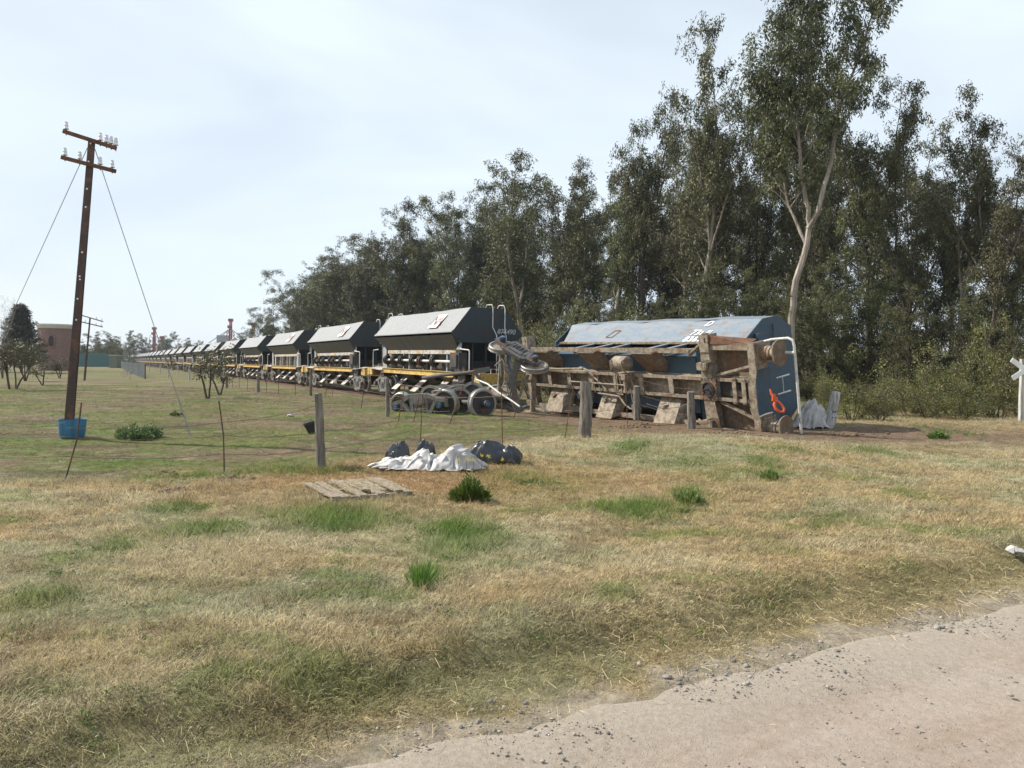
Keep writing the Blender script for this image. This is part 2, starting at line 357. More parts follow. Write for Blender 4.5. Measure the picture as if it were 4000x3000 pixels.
def palette(x, y):
    """real surface colour of the sward (r,g,b) and how bare it is"""
    x = np.asarray(x, float); y = np.asarray(y, float)
    n1 = fbm(x * .35, y * .6, 61, 4); n2 = fbm(x * 1.7, y * 2.2, 71, 4); n3 = fbm(x * .9, y * 1.4, 81, 3)
    def C(*c): return np.array(c)
    straw = C(.39, .31, .185); pale = C(.41, .36, .245); olive = C(.20, .20, .09); green = C(.115, .185, .035); dirt = C(.235, .185, .14); rus = C(.34, .215, .115); fgreen = C(.155, .165, .062); fbrown = C(.19, .15, .10)
    def L(a, b, t): return a + (b - a) * t[..., None]
    c = L(np.broadcast_to(straw, x.shape + (3,)), pale, ss(.40, .62, n1)); c = L(c, olive, ss(.52, .68, n2) * .5); c = L(c, C(.29, .30, .205), ss(.54, .68, fbm(x * .8 + 9, y * 1.3, 79, 4)) * .55); c = L(c, straw * .6, ss(.58, .68, fbm(x * 3.1, y * 4, 77, 3)) * .6); c = L(c, green, ss(.64, .72, fbm(x * 1.4, y * 2.2, 78, 4)) * .5)
    pr = np.exp(-(((x + 1.3) / 2.6) ** 2 + ((y - 10.4) / 1.2) ** 2)); c = L(c, rus, np.clip(pr * 1.1, 0, .8))
    fw = field_w(x, y); fc = L(np.broadcast_to(fgreen, x.shape + (3,)), fbrown, ss(.42, .55, fbm(x * .35, y * .9, 91, 5))); fc = L(fc, green * .9, ss(.58, .66, fbm(x * .8, y * 1.6, 82, 4)) * .85); fc = L(fc, fbrown * .62, ss(.60, .68, fbm(x * .5, y * 1.8, 83, 4)) * .8); fc = L(fc, pale * .8, ss(.60, .74, n2) * .5)
    c = L(c, fc, fw)
    g = np.clip(green_w(x, y) * (.55 + .9 * n2), 0, 1); c = L(c, green, g)
    d = road_d(x, y)
    bank = np.exp(-((d - .50) / .34) ** 2); c = L(c, C(.19, .175, .085), bank * .62)
    bare = 1 - ss(-.02, .22, d + .5 * (fbm(x * 6, y * 6, 15, 3) - .5))
    u, w_ = uw(x, y)
    bd = 1.5 * np.exp(-(((x - 9.0) / 4.2) ** 2 + ((y - 18.2) / 2.2) ** 2)) + np.exp(-(((x - 5.3) / 2.6) ** 2 + ((y - 17.6) / .7) ** 2)) + 1.1 * np.exp(-(((x + 2.0) / 1.2) ** 2 + ((y - 14) / .6) ** 2)) * .6 + .9 * np.exp(-(((x + 4.6) / 1.0) ** 2 + ((y - 13.0) / .45) ** 2)) * .8
    wreck = np.exp(-(((u - 19) / 7.5) ** 4)) * np.exp(-(((w_ - 13.2) / 1.9) ** 4))
    tr = np.exp(-((w_ - TRK) / 1.9) ** 4) * ss(20, 24, u)
    bare2 = np.clip(bd * 1.25 * (.5 + n2) + wreck + tr, 0, 1)
    c = L(c, C(.37, .32, .26), bare); c = L(c, C(.20, .145, .105), bare2)
    return c * .90, np.clip(np.maximum(bare, bare2), 0, 1), g, fw, d
def setcol(me, name, cols):
    a = me.attributes.new(name, 'FLOAT_COLOR', 'POINT'); a.data.foreach_set('color', np.concatenate([cols, np.ones((len(cols), 1))], 1).astype(np.float32).ravel())
def axis(lo, hi, f0, f1, st, gr=1.045):
    a = list(np.arange(f0, f1 + 1e-6, st)); s = st; v = f1
    while v < hi: s *= gr; v += s; a.append(v)
    s = st; v = f0; pre = []
    while v > lo: s *= gr; v -= s; pre.append(v)
    return np.array(pre[::-1] + a)
def gridmesh(name, X, Y, Z, mat):
    ny, nx = X.shape; V = np.stack([X, Y, Z], -1).reshape(-1, 3); i = np.arange(ny * nx).reshape(ny, nx)
    Q = np.stack([i[:-1, :-1], i[:-1, 1:], i[1:, 1:], i[1:, :-1]], -1).reshape(-1, 4)
    return npmesh(name, V, Q, mat, smooth=True)
m, t, p = newmat('pasture_ground')
a_ = N(t, 'ShaderNodeAttribute', attribute_name='gcol'); geo = N(t, 'ShaderNodeNewGeometry')
pn = noi(t, geo.outputs['Position'], 14, 8, .75); pn2 = noi(t, geo.outputs['Position'], 3.1, 6, .7)
c = mixc(t, ramp(t, noi(t, geo.outputs['Position'], 5.5, 9, .8), .36, .64, .0, 1.0), (.42, .42, .38), (1.35, 1.3, 1.2)); c2 = mixc(t, 1.0, a_.outputs['Color'], c, 'MULTIPLY')
c3 = mixc(t, ramp(t, pn2, .52, .72, 0, .45), c2, mixc(t, 1.0, a_.outputs['Color'], (.62, .72, .5), 'MULTIPLY'))
t.links.new(c3, p.inputs['Base Color']); p.inputs['Roughness'].default_value = .95; p.inputs['Specular IOR Level'].default_value = .15
bm = N(t, 'ShaderNodeBump'); bm.inputs['Strength'].default_value = .8; bm.inputs['Distance'].default_value = .06; t.links.new(pn, bm.inputs['Height']); t.links.new(bm.outputs[0], p.inputs['Normal'])
M['ground'] = m
xs = axis(-900, 900, -5, 9, .085, 1.05); ys = axis(-60, 1300, 2.2, 9, .07, 1.032)
X, Y = np.meshgrid(xs, ys); Z = hgt(X, Y); Cg, *_ = palette(X, Y)
g = gridmesh('ground', X, Y, Z, M['ground']); setcol(g.data, 'gcol', Cg.reshape(-1, 3)); tag(g, 'flat pasture of dry and green grass around the railway', kind='structure')
# dirt road
m, t, p = newmat('dirt_road_surface'); geo = N(t, 'ShaderNodeNewGeometry')
mpn = N(t, 'ShaderNodeMapping'); mpn.inputs['Rotation'].default_value = (0, 0, -math.atan2(RD.y, RD.x)); t.links.new(geo.outputs['Position'], mpn.inputs['Vector'])
mp2 = N(t, 'ShaderNodeMapping'); mp2.inputs['Scale'].default_value = (.16, 1.3, 1); t.links.new(mpn.outputs[0], mp2.inputs['Vector'])
n1 = noi(t, mp2.outputs[0], 2.2, 6, .6); n2 = noi(t, geo.outputs['Position'], 26, 9, .75); n3 = noi(t, geo.outputs['Position'], 2.4, 5, .6)
c = mixc(t, ramp(t, n1, .38, .64), (.35, .29, .24), (.28, .22, .17)); c = mixc(t, ramp(t, n3, .42, .72, 0, .5), c, (.38, .345, .305)); c = mixc(t, ramp(t, n2, .25, .75, 0, 1), mixc(t, 1., c, (.72, .71, .70), 'MULTIPLY'), mixc(t, 1., c, (1.13, 1.12, 1.12), 'MULTIPLY'))
ea_ = N(t, 'ShaderNodeAttribute', attribute_name='edge'); eb_ = mixc(t, ramp(t, n2, .3, .7), (.235, .205, .165), (.385, .335, .275)); c = mixc(t, ea_.outputs['Fac'], c, eb_)
t.links.new(c, p.inputs['Base Color']); p.inputs['Roughness'].default_value = .95; p.inputs['Specular IOR Level'].default_value = .15
vo = N(t, 'ShaderNodeTexVoronoi'); vo.inputs['Scale'].default_value = 55; t.links.new(geo.outputs['Position'], vo.inputs['Vector'])
ad = N(t, 'ShaderNodeMath', operation='ADD'); t.links.new(n2, ad.inputs[0]); t.links.new(ramp(t, vo.outputs['Distance'], 0, .25, .5, 0), ad.inputs[1])
bm = N(t, 'ShaderNodeBump'); bm.inputs['Strength'].default_value = .75; bm.inputs['Distance'].default_value = .012; t.links.new(ad.outputs[0], bm.inputs['Height']); t.links.new(bm.outputs[0], p.inputs['Normal'])
M['road'] = m
al = axis(-120, 160, -5, 7, .05, 1.06); ac = np.concatenate([np.linspace(-7.5, -.6, 60), np.linspace(-.55, 0, 16)])
A, D = np.meshgrid(al, ac)
# rightmost row of the strip is shifted onto the ragged edge of the road
def edge_shift(a):
    e = np.zeros_like(a)
    for _ in range(6):
        x = RP.x + RD.x * a + RN.x * e; y = RP.y + RD.y * a + RN.y * e; e = e - road_d(x, y)
    return e
E = edge_shift(al); E = np.convolve(np.pad(E, 1, 'edge'), [.25, .5, .25], 'valid') - .02
D2 = D + E[None, :] * ss(-1.2, 0, D)
X = RP.x + RD.x * A + RN.x * D2; Y = RP.y + RD.y * A + RN.y * D2
Z = .002 + .055 * (fbm(A * .12, D * 1.6, 101, 3) - .5) * ss(0, .5, -D) + .006 * (fbm(X * 9, Y * 9, 111, 3) - .5) - .014 * ss(-.12, 0, D)
r_ = gridmesh('dirt_road', X, Y, Z, M['road']); ed_ = ss(-.75, -.02, D2 - E[None, :] + .35 * (fbm(X * 3, Y * 3, 113, 3) - .5)); setcol(r_.data, 'edge', np.repeat(ed_.reshape(-1, 1), 3, 1)); tag(r_, 'pale dusty dirt road across the lower right corner', kind='structure')
# ------------------------------------------------------------------ railway track
tr = thing('railway_track', 'rusty rails on sunken sleepers running under the hopper wagons', 'railway track', T(24, TRK, .05), TRACK_ROT, kind='structure')
L = 420
for s_ in (-.838, .838):
    mb = MB(); prof = [(-.07, -.15), (.07, -.15), (.07, -.135), (.012, -.115), (.012, -.04), (.036, -.03), (.036, 0), (-.036, 0), (-.036, -.03), (-.012, -.04), (-.012, -.115), (-.07, -.135)]
    mb.prism([(y + s_, z) for y, z in prof], -L, 1.5); mb.build('rail', M['rail'], tr)
mb = MB()
for k in range(150):
    jx = random.uniform(-.04, .04); mb.box((-k * .65 + jx, random.uniform(-.05, .05), -.20), (.24, 2.7, .13))
o = mb.build('sleeper', M['sleeper'], tr); o['kind'] = 'stuff'

# ------------------------------------------------------------------ lettering
def text(s, h, mat, parent, origin, xdir, up, shear=0., name='lettering', off=.004, space=1.0):
    cu = bpy.data.curves.new('t', 'FONT'); cu.body = s; cu.size = h * 1.38; cu.extrude = .0015; cu.shear = shear; cu.space_character = space; cu.offset = .006 if h < .3 else .004
    cu.align_x = 'CENTER'; cu.align_y = 'CENTER'; cu.resolution_u = 3
    ob = bpy.data.objects.new('t', cu); COL.objects.link(ob); dg = bpy.context.evaluated_depsgraph_get()
    me = bpy.data.meshes.new_from_object(ob.evaluated_get(dg)); bpy.data.objects.remove(ob)
    me.materials.clear(); me.materials.append(mat); me.name = name
    x = Vector(xdir).normalized(); u = Vector(up); u = (u - x * u.dot(x)).normalized(); n = x.cross(u)
    me.transform(Matrix.Translation(Vector(origin) + n * off) @ Matrix((x, u, n)).transposed().to_4x4())
    return link(name, me, parent)

# ------------------------------------------------------------------ running gear
WR = .46
def wheel_mb(mb, c, ax, s):
    """s=+1: flange on the -ax side"""
    prof = [(.001, .10), (.10, .10), (.11, .055), (.30, .02), (.385, .04), (.39, .07), (WR - .012, .07), (WR, .06), (WR + .004, -.045), (WR + .032, -.052), (WR + .03, -.075), (.39, -.075), (.385, -.03), (.30, -.035), (.11, -.06), (.10, -.11), (.001, -.11)]
    mis = [0] * 5 + [1, 1, 1, 1, 1, 1] + [0] * 5
    mb.lathe([(r, h * s) for r, h in prof], c, ax, 28, mis); return mb
def wheelset(parent, c=(0, 0, 0), ax=(0, 1, 0), cap=None, body=None):
    c = Vector(c); ax = Vector(ax).normalized(); body = body or M['grey']
    mb = MB(); mb.cyl(c - ax * 1.08, c + ax * 1.08, .075, 12); mb.cyl(c - ax * .70, c + ax * .70, .09, 12)
    root = mb.build('wheelset', body, parent, True)
    for s in (1, -1):
        w_ = MB(); wheel_mb(w_, c + ax * s * .84, ax * s, 1); w_.build('wheel', [body, M['tread']], root, True)
        k = MB(); e = c + ax * s * 1.0; k.cyl(e, e + ax * s * .20, .115, 14); kk = k.build('axle_box', M['dark'], root, True)
        k = MB(); k.cyl(c + ax * s * 1.19, c + ax * s * 1.235, .085, 12, .07); k.build('axle_cap', cap or M['grey'], root, True)
    return root
def side_frame_mb(y, wb=1.8):
    mb = MB(); h = wb / 2; w = .10
    def q(a, b, hh=.11, ww=.11): mb.bar((a[0], y, a[1]), (b[0], y, b[1]), ww, hh, (0, 0, 1))
    q((-h - .14, .60), (-h + .28, .66), .12); q((-h + .24, .66), (-.35, .80), .12); q((-.38, .79), (.38, .79), .14); q((.35, .80), (h - .24, .66), .12); q((h - .28, .66), (h + .14, .60), .12)
    q((-h + .22, .60), (-.36, .16), .12); q((h - .22, .60), (.36, .16), .12); q((-.40, .155), (.40, .155), .13)
    q((-.30, .20), (-.30, .78), .09); q((.30, .20), (.30, .78), .09)
    for s in (-1, 1):
        q((s * (h - .17), .64), (s * (h - .17), .36), .09); q((s * (h + .16), .62), (s * (h + .16), .38), .08)
    for k in (-.15, 0, .15):
        for j in range(4): mb.cyl((k, y, .23 + j * .075), (k, y, .27 + j * .075), .065, 8)
    mb.box((0, y, .62), (.50, .16, .16))
    return mb
def bogie(parent, x, mat=None, cap=None, name='bogie'):
    mat = mat or M['grey']
    mb = MB(); mb.b(-.19, .19, -1.1, 1.1, .50, .72); mb.cyl((0, 0, .7), (0, 0, .82), .2, 14); mb.b(-.1, .1, -.95, -.7, .7, .82); mb.b(-.1, .1, .7, .95, .7, .82)
    for s in (-1, 1): mb.bar((s * .42, -.75, .42), (s * .42, .75, .42), .09, .12)
    r = mb.build(name, mat, parent, loc=(x, 0, 0))
    for s in (-1, 1): side_frame_mb(s * 1.04).build('side_frame', mat, r)
    for s in (-1, 1): wheelset(r, (s * .9, 0, WR), (0, 1, 0), cap, M['dark'])
    return r

# ------------------------------------------------------------------ upright hopper wagon, x towards the viewer end, -y the near side, z above rail
def wagon(name, label, shaft=True, logo=True, number=None, front_bogie=True, full=True, wheel=False):
    t = thing(name, label, 'rail wagon', group='grey hopper wagons standing on the track')
    B = 4.55
    # upper box: sides chamfer + roof
    mb = MB(); pr = [(-1.55, 2.82), (-.76, 3.80), (.76, 3.80), (1.55, 2.82)]; nx = 12
    V = []; 
    for i in range(nx + 1):
        x = -B + 2 * B * i / nx; sag = -.035 * math.sin(math.pi * i / nx) + random.uniform(-.008, .008)
        for j, (y, z) in enumerate(pr): V.append((x, y, z + (sag if j in (1, 2) else 0)))
    Fs = [(i * 4 + j, i * 4 + j + 1, i * 4 + j + 5, i * 4 + j + 4) for i in range(nx) for j in range(3)]
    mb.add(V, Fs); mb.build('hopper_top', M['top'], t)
    mb = MB()
    for s in (-1, 1): mb.b(-B - .01, B + .01, s * 1.53, s * 1.575, 2.80, 2.82)
    top_strip = mb.build('side_strip', M['post'], t)
    mb = MB()
    for s in (-1, 1): mb.plate([(-B - .004, s * 1.578, 2.82), (B + .004, s * 1.578, 2.82), (B + .004, s * 1.505, 2.90), (-B - .004, s * 1.505, 2.90)], .006 * -s)
    mb.build('dark_stripe', M['stripe'], t)
    # lower hopper: side slopes to the white band
    mb = MB(); a = [(-B, -1.55, 2.72), (B, -1.55, 2.72), (4.05, -1.02, 2.13), (-4.05, -1.02, 2.13)]; mb.add(a, [(3, 2, 1, 0)])
    mb.add([(x, -y, z) for x, y, z in a], [(0, 1, 2, 3)])
    for s in (-1, 1): mb.add([(s * B, -1.55, 2.72), (s * B, 1.55, 2.72), (s * 4.05, 1.02, 2.13), (s * 4.05, -1.02, 2.13)], [(0, 1, 2, 3)])
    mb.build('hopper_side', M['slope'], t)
    # ends
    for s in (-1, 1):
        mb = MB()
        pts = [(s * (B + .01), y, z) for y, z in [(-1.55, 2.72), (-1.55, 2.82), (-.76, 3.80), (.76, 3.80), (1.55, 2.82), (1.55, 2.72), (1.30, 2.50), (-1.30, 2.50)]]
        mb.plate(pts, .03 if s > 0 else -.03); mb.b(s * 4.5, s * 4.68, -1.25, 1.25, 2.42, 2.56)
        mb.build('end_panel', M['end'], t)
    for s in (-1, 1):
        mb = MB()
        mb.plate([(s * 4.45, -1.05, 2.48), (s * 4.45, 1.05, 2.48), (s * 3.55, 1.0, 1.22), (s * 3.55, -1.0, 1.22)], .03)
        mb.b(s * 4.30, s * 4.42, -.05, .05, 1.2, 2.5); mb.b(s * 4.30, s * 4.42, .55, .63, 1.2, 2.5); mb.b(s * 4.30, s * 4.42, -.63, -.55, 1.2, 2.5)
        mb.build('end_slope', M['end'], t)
    for s in (-1, 1):
        for y in (-1.12, 1.12): mb = MB(); mb.plate([(s * 3.95, y, 1.2), (s * 4.5, y, 1.2), (s * 4.56, y, 2.5), (s * 4.05, y, 2.13)], .03); mb.build('corner_plate', M['post'], t)
    for s in ((-1, 1) if full else (-1,)):
        mb = MB(); mb.b(-4.06, 4.06, s * 1.0, s * 1.06, 1.96, 2.13); mb.build('side_band', M['band'], t)
    if full:
        for x in (-3.7, 0, 3.7): mb = MB(); mb.b(x - .12, x + .12, -1.068, -1.06, 1.98, 2.11); mb.build('reflector_patch', M['ypatch'], t)
    # discharge part
    mb = MB(); mb.b(-3.9, 3.9, -.84, .84, 1.12, 2.0)
    for x in (-2.4, 0, 2.4): mb.add([(x - .9, -.85, 1.12), (x + .9, -.85, 1.12), (x + .9, .85, 1.12), (x - .9, .85, 1.12), (x - .6, -.35, .62), (x + .6, -.35, .62), (x + .6, .35, .62), (x - .6, .35, .62)], [(4, 5, 6, 7), (0, 1, 5, 4), (1, 2, 6, 5), (2, 3, 7, 6), (3, 0, 4, 7)])
    mb.build('hopper_chute', M['dark'], t)
    for x, w_ in ((-3.75, .30), (-1.95, .10), (-1.25, .10), (.45, .10), (1.3, .10), (2.95, .10), (3.85, .24)):
        mb = MB(); mb.b(x - w_ / 2, x + w_ / 2, -1.03, -.84, 1.25, 1.96)
        if not full: mb.b(x - w_ / 2, x + w_ / 2, .84, 1.03, 1.25, 1.96)
        mb.build('side_post', M['post'] if shaft else M['band'], t)
    # underframe
    mb = MB()
    for s in (-1, 1): mb.b(-4.35, 3.95, s * 1.18, s * 1.21, 1.06, 1.25); mb.b(-4.35, 3.95, s * 1.13, s * 1.27, 1.25, 1.27); mb.b(-4.35, 3.95, s * 1.13, s * 1.27, 1.04, 1.06)
    mb.build('yellow_sill', M['yellow'], t)
    mb = MB(); mb.b(-6.2, 6.2, -.2, .2, .85, 1.2)
    for s in (-1, 1): mb.b(s * 4.3, s * 4.9, -1.15, 1.15, .86, 1.1); mb.b(s * 4.35, s * 6.2, -1.0, 1.0, 1.14, 1.17)
    mb.build('underframe', M['dark'], t)
    for s in (-1, 1):
        mb = MB(); mb.b(s * 6.2, s * 6.42, -1.28, 1.28, .86, 1.26); mb.b(s * 6.42, s * 6.45, -.35, .35, .80, 1.30); mb.b(s * 5.75, s * 6.2, -1.26, -1.16, .9, 1.24); mb.b(s * 5.75, s * 6.2, 1.16, 1.26, .9, 1.24)
        mb.build('headstock', M['yellow'], t)
        mb = MB(); mb.plate([(s * 4.15, -1.33, 1.16), (s * 5.9, -1.38, 1.22), (s * 6.1, -.85, 1.30), (s * 4.7, -.85, 1.30)], .02); mb.plate([(s * 4.15, 1.33, 1.16), (s * 5.9, 1.38, 1.22), (s * 6.1, .85, 1.30), (s * 4.7, .85, 1.30)], .02)
        mb.build('step_plate', M['band'], t)
        mb = MB(); mb.b(s * 6.45, s * 6.62, -.09, .09, .92, 1.12); mb.b(s * 6.56, s * 6.68, -.16, .14, .88, 1.18); mb.build('coupler', M['dark'], t)
        if s > 0 and not front_bogie: continue
        if full: bogie(t, s * 4.6)
        else:
            mb = MB(); mb.b(s * 4.6 - .2, s * 4.6 + .2, -1.1, 1.1, .5, .8)
            for y in (-1.04, 1.04): mb.v += []; k = side_frame_mb(y); n0 = len(mb.v); mb.v += [(a + s * 4.6, b_, c_) for a, b_, c_ in k.v]; mb.f += [tuple(i + n0 for i in f) for f in k.f]; mb.m += k.m
            for x in (-.9, .9):
                for y in (-.84, .84): mb.cyl((s * 4.6 + x, y - .06, WR), (s * 4.6 + x, y + .06, WR), WR, 14)
            mb.build('bogie', M['grey'], t)
    if full:
        for s in (-1, 1):
            mb = MB(); mb.tube([(s * 5.55, -1.28, 1.25), (s * 5.55, -1.28, 2.05), (s * 5.50, -1.28, 2.12), (s * 4.75, -1.28, 2.16)], .024, 6)
            mb.build('handrail', M['pipe'], t, True); mb = MB()
            mb.tube([(s * 6.3, -.75, 1.26), (s * 6.3, -.75, 1.42), (s * 6.3, -.35, 1.42), (s * 6.3, -.35, 1.26)], .016, 5); mb.build('grab_iron', M['pipe'], t, True); mb = MB(); mb.tube([(s * 6.3, .75, 1.26), (s * 6.3, .75, 1.42), (s * 6.3, .35, 1.42), (s * 6.3, .35, 1.26)], .016, 5)
            mb.build('grab_iron', M['pipe'], t, True); mb = MB()
            mb.tube([(s * 5.9, -1.30, .9), (s * 5.9, -1.32, .55), (s * 6.15, -1.32, .55), (s * 6.15, -1.30, .9)], .016, 5)
            mb.build('foot_step', M['pipe'], t, True)
        for s, ya, yb in ((1, .18, .60), (-1, -.75, -.35)):
            mb = MB(); X0 = s * 5.0; X1 = s * 4.72; X2 = s * 4.62
            for y in (ya, yb):
                dy = .06 if y == ya else -.06
                mb.tube([(X0, y, 1.0), (X0 - s * .05, y, 2.72), (X1, y + dy * -1, 3.05), (X1, y - dy, 3.78), (X2, y - dy, 3.93), (s * 4.2, y - dy, 3.95), (s * 4.05, y - dy, 3.80)], .020, 5)
            z = 1.05
            while z < 2.9: mb.tube([(X0 - s * .03, ya, z), (X0 - s * .03, yb, z)], .013, 5); z += .30
            mb.build('ladder', M['pipe'], t, True)
        for i, x in enumerate((-2.9, -.5, 1.9)):
            mb = MB(); mb.plate([(x - .32, -.45, .92), (x + .32, -.45, .92), (x + .18, -1.10, .28), (x - .46, -1.10, .28)], .02); mb.plate([(x - .32, .45, .92), (x + .32, .45, .92), (x + .18, 1.10, .28), (x - .46, 1.10, .28)], -.02)
            mb.build('discharge_flap', M['band'], t)
        mb = MB(); mb.cyl((3.0, -.62, .78), (3.75, -.62, .78), .2, 16); mb.build('air_reservoir', M['grey'], t, True)
        mb = MB(); mb.tube([(-4.2, -.55, .8), (-1, -.52, .75), (3, -.5, .8), (6.2, -.35, .8), (6.5, -.3, .5)], .03, 5); mb.tube([(-3, .2, .55), (3, .2, .55)], .03, 5); mb.bar((-2.6, -.9, .5), (2.6, -.9, .45), .04, .06); mb.build('brake_rod', M['dark'], t, True)
    if shaft:
        mb = MB(); mb.cyl((-3.75, -1.16, 1.66), (4.25, -1.16, 1.66), .055, 10); mb.build('door_shaft', M['pipe'], t, True)
        for x in (-3.75, -2.75, -1.75, -.35, .55, 1.95):
            mb = MB(); mb.lathe([(.075, -.035), (.235, -.035), (.235, .035), (.075, .035)], (x, -1.16, 1.66), (1, 0, 0), 16); mb.lathe([(.16, .035), (.2, .035), (.2, .12), (.16, .12)], (x, -1.16, 1.66), (1, 0, 0), 12); mb.bar((x, -1.16, 1.52), (x, -1.02, 1.28), .05, .05)
            mb.build('shaft_drum', M['dark'], t, True)
        mb = MB(); mb.b(3.85, 4.65, -1.30, -.95, 1.38, 2.02); mb.b(3.95, 4.55, -1.36, -1.30, 1.46, 1.94); mb.b(3.9, 4.7, -1.28, -.9, 2.1, 2.14); mb.bar((4.65, -1.15, 1.45), (4.95, -1.15, .95), .08, .3)
        mb.build('actuator_box', M['dark'], t)
    if wheel:
        mb = MB(); mb.lathe([(.21, -.012), (.235, -.012), (.235, .012), (.21, .012)], (-4.75, -1.3, 2.35), (0, 1, 0), 18)
        for k in range(6): a = k * math.pi / 3; mb.bar((-4.75, -1.3, 2.35), (-4.75 + .22 * math.cos(a), -1.3, 2.35 + .22 * math.sin(a)), .015, .015)
        mb.bar((-4.75, -1.25, 2.35), (-4.75, -1.2, 1.25), .05, .05); mb.build('brake_wheel', M['post'], t)
    if logo:
        cy, cz = -1.25, 3.245; up = Vector((0, .79, .90)).normalized(); n = Vector((1, 0, 0)).cross(up)
        c = Vector((2.35, -1.205, 3.30)); 
        mb = MB(); q = [c + Vector((a, 0, 0)) + up * b_ for a, b_ in ((-.50, -.37), (.42, -.37), (.50, .37), (-.42, .37))]; mb.plate([v + n * .008 for v in q], .006)
        lp = mb.build('logo_panel', M['white'], t)
        text('N', .56, M['black'], lp, c + Vector((-.24, 0, 0)) + n * .016, (1, 0, 0), up, .2); text('C', .34, M['red'], lp, c + Vector((.05, 0, 0)) - up * .05 + n * .016, (1, 0, 0), up, .2); text('A', .50, M['red'], lp, c + Vector((.27, 0, 0)) + n * .016, (1, 0, 0), up, .1)
    if number:
        up = Vector((0, -.53, .67)); text('72 · 11', .17, M['lett'], t, (2.5, -1.36, 2.56), (1, 0, 0), up, .2); text(number, .19, M['lett'], t, (3.1, -1.14, 2.28), (1, 0, 0), up, .2)
        text(number, .20, M['lett'], t, (B + .045, .80, 2.88), (0, 1, 0), (0, 0, 1), .2)
    return t
def place(t, k, du=0, dw=0, dz=0, rz=0, tilt=(0, 0)):
    t.location = T(26.1 + 4.55 + 13.3 * k + du, TRK + dw, .16 + dz); t.rotation_euler = (tilt[0], tilt[1], TRACK_ROT + rz)
w0 = wagon('hopper_wagon', 'grey hopper wagon numbered 876490, first upright one behind the overturned wagon', True, True, '876490', front_bogie=False)
place(w0, 0, 0, 0, .0, 0, (0, R(.6)))
w1 = wagon('hopper_wagon', 'second upright grey hopper wagon, with drum shaft and red lettered panel', True, True, None, wheel=True); place(w1, 1)
w2 = wagon('hopper_wagon', 'third upright hopper wagon, no drum shaft, pale posts in front of dark doors', False, True, None); place(w2, 2)
LB = {3: 'fourth upright hopper wagon from the wreck, grey with a drum shaft along its side', 4: 'fifth upright hopper wagon from the wreck, half hidden by a scrubby tree', 5: 'sixth upright hopper wagon from the wreck, seen through the scrubby tree', 6: 'seventh upright hopper wagon from the wreck, just left of the scrubby tree'}
for k in (3, 4):
    c = copy_tree(w1); place(c, k); c['label'] = LB[k]
    for ch in [x for x in bpy.data.objects if x.parent == c and x.name.startswith('logo_panel')]:
        for y in list(ch.children): bpy.data.objects.remove(y)
        bpy.data.objects.remove(ch)
for k in (5, 6):
    c = copy_tree(w2); place(c, k); c['label'] = LB[k]
    for ch in [x for x in bpy.data.objects if x.parent == c and x.name.startswith('logo_panel')]:
        for y in list(ch.children): bpy.data.objects.remove(y)
        bpy.data.objects.remove(ch)
wf = wagon('hopper_wagon', 'eighth upright hopper wagon from the wreck, small in the distance', False, False, None, full=False); place(wf, 7)
words = ['ninth', 'tenth', 'eleventh', 'twelfth', 'thirteenth', 'fourteenth', 'fifteenth', 'sixteenth', 'seventeenth', 'eighteenth', 'nineteenth', 'twentieth', 'twenty-first', 'twenty-second', 'twenty-third', 'twenty-fourth', 'twenty-fifth', 'twenty-sixth', 'twenty-seventh']
for i, wd in enumerate(words):
    c = copy_tree(wf); place(c, 8 + i); c['label'] = f'{wd} upright hopper wagon from the wreck, far down the line' + (', last before the bushes' if i == len(words) - 1 else '')

# ------------------------------------------------------------------ derailed running gear in front of the first wagon
q = Vector((-2.4, 25.0, .02))
bt = thing('derailed_bogie', 'grey three piece bogie standing askew in the grass below the first hopper wagon', 'bogie', q, TRACK_ROT + R(30))
b_ = bogie(bt, 0, M['grey'], M['bluecap'], 'bogie_bolster'); bt.rotation_euler = (R(7), R(-5), TRACK_ROT + R(30)); bt.location.z = -.02
q = at(1885, 1552, 23.2)
wt = thing('loose_wheelset', 'bare wheelset with a shiny tread and blue cap lying between the wrecked bogies', 'wheelset', (q.x, q.y, .44))
wheelset(wt, (-.42, .72, 0), (.50, -.86, .02), M['bluecap'], M['dark']); wt.location = (q.x, q.y, .44)
q = at(1790, 1495, 23.5)
mb = MB(); P = [at(1640, 1500, 24.5), at(1760, 1492, 24), at(1900, 1482, 23.3)]
mb.tube([q + Vector(v) for v in ((-1.2, .5, .12), (-.6, .3, .22), (.1, .1, .30), (.55, 0, .36))], .055, 8)
for s in (0, 1): mb.bar(q + Vector((.5, 0, .38)), q + Vector((.45 + s * .35, -.05, -.05)), .07, .10)
mb.bar(q + Vector((.5, 0, .36)), q + Vector((1.0, .1, .45)), .1, .14)
o = mb.build('bogie_tie_beam', M['dgrey'], None, True); tag(o, 'torn grey forked steel beam resting above the loose wheelset', 'steel beam')
mb = MB(); mb.tube([at(1860, 1482, 22.8), at(1905, 1500, 22.2), at(1950, 1535, 21.6), at(2000, 1566, 21.2), at(2030, 1588, 20.9)], .025, 7)
o = mb.build('bent_pipe', M['pipe'], None, True); tag(o, 'thin pale bent brake pipe sloping down to the grass left of the overturned wagon', 'pipe')

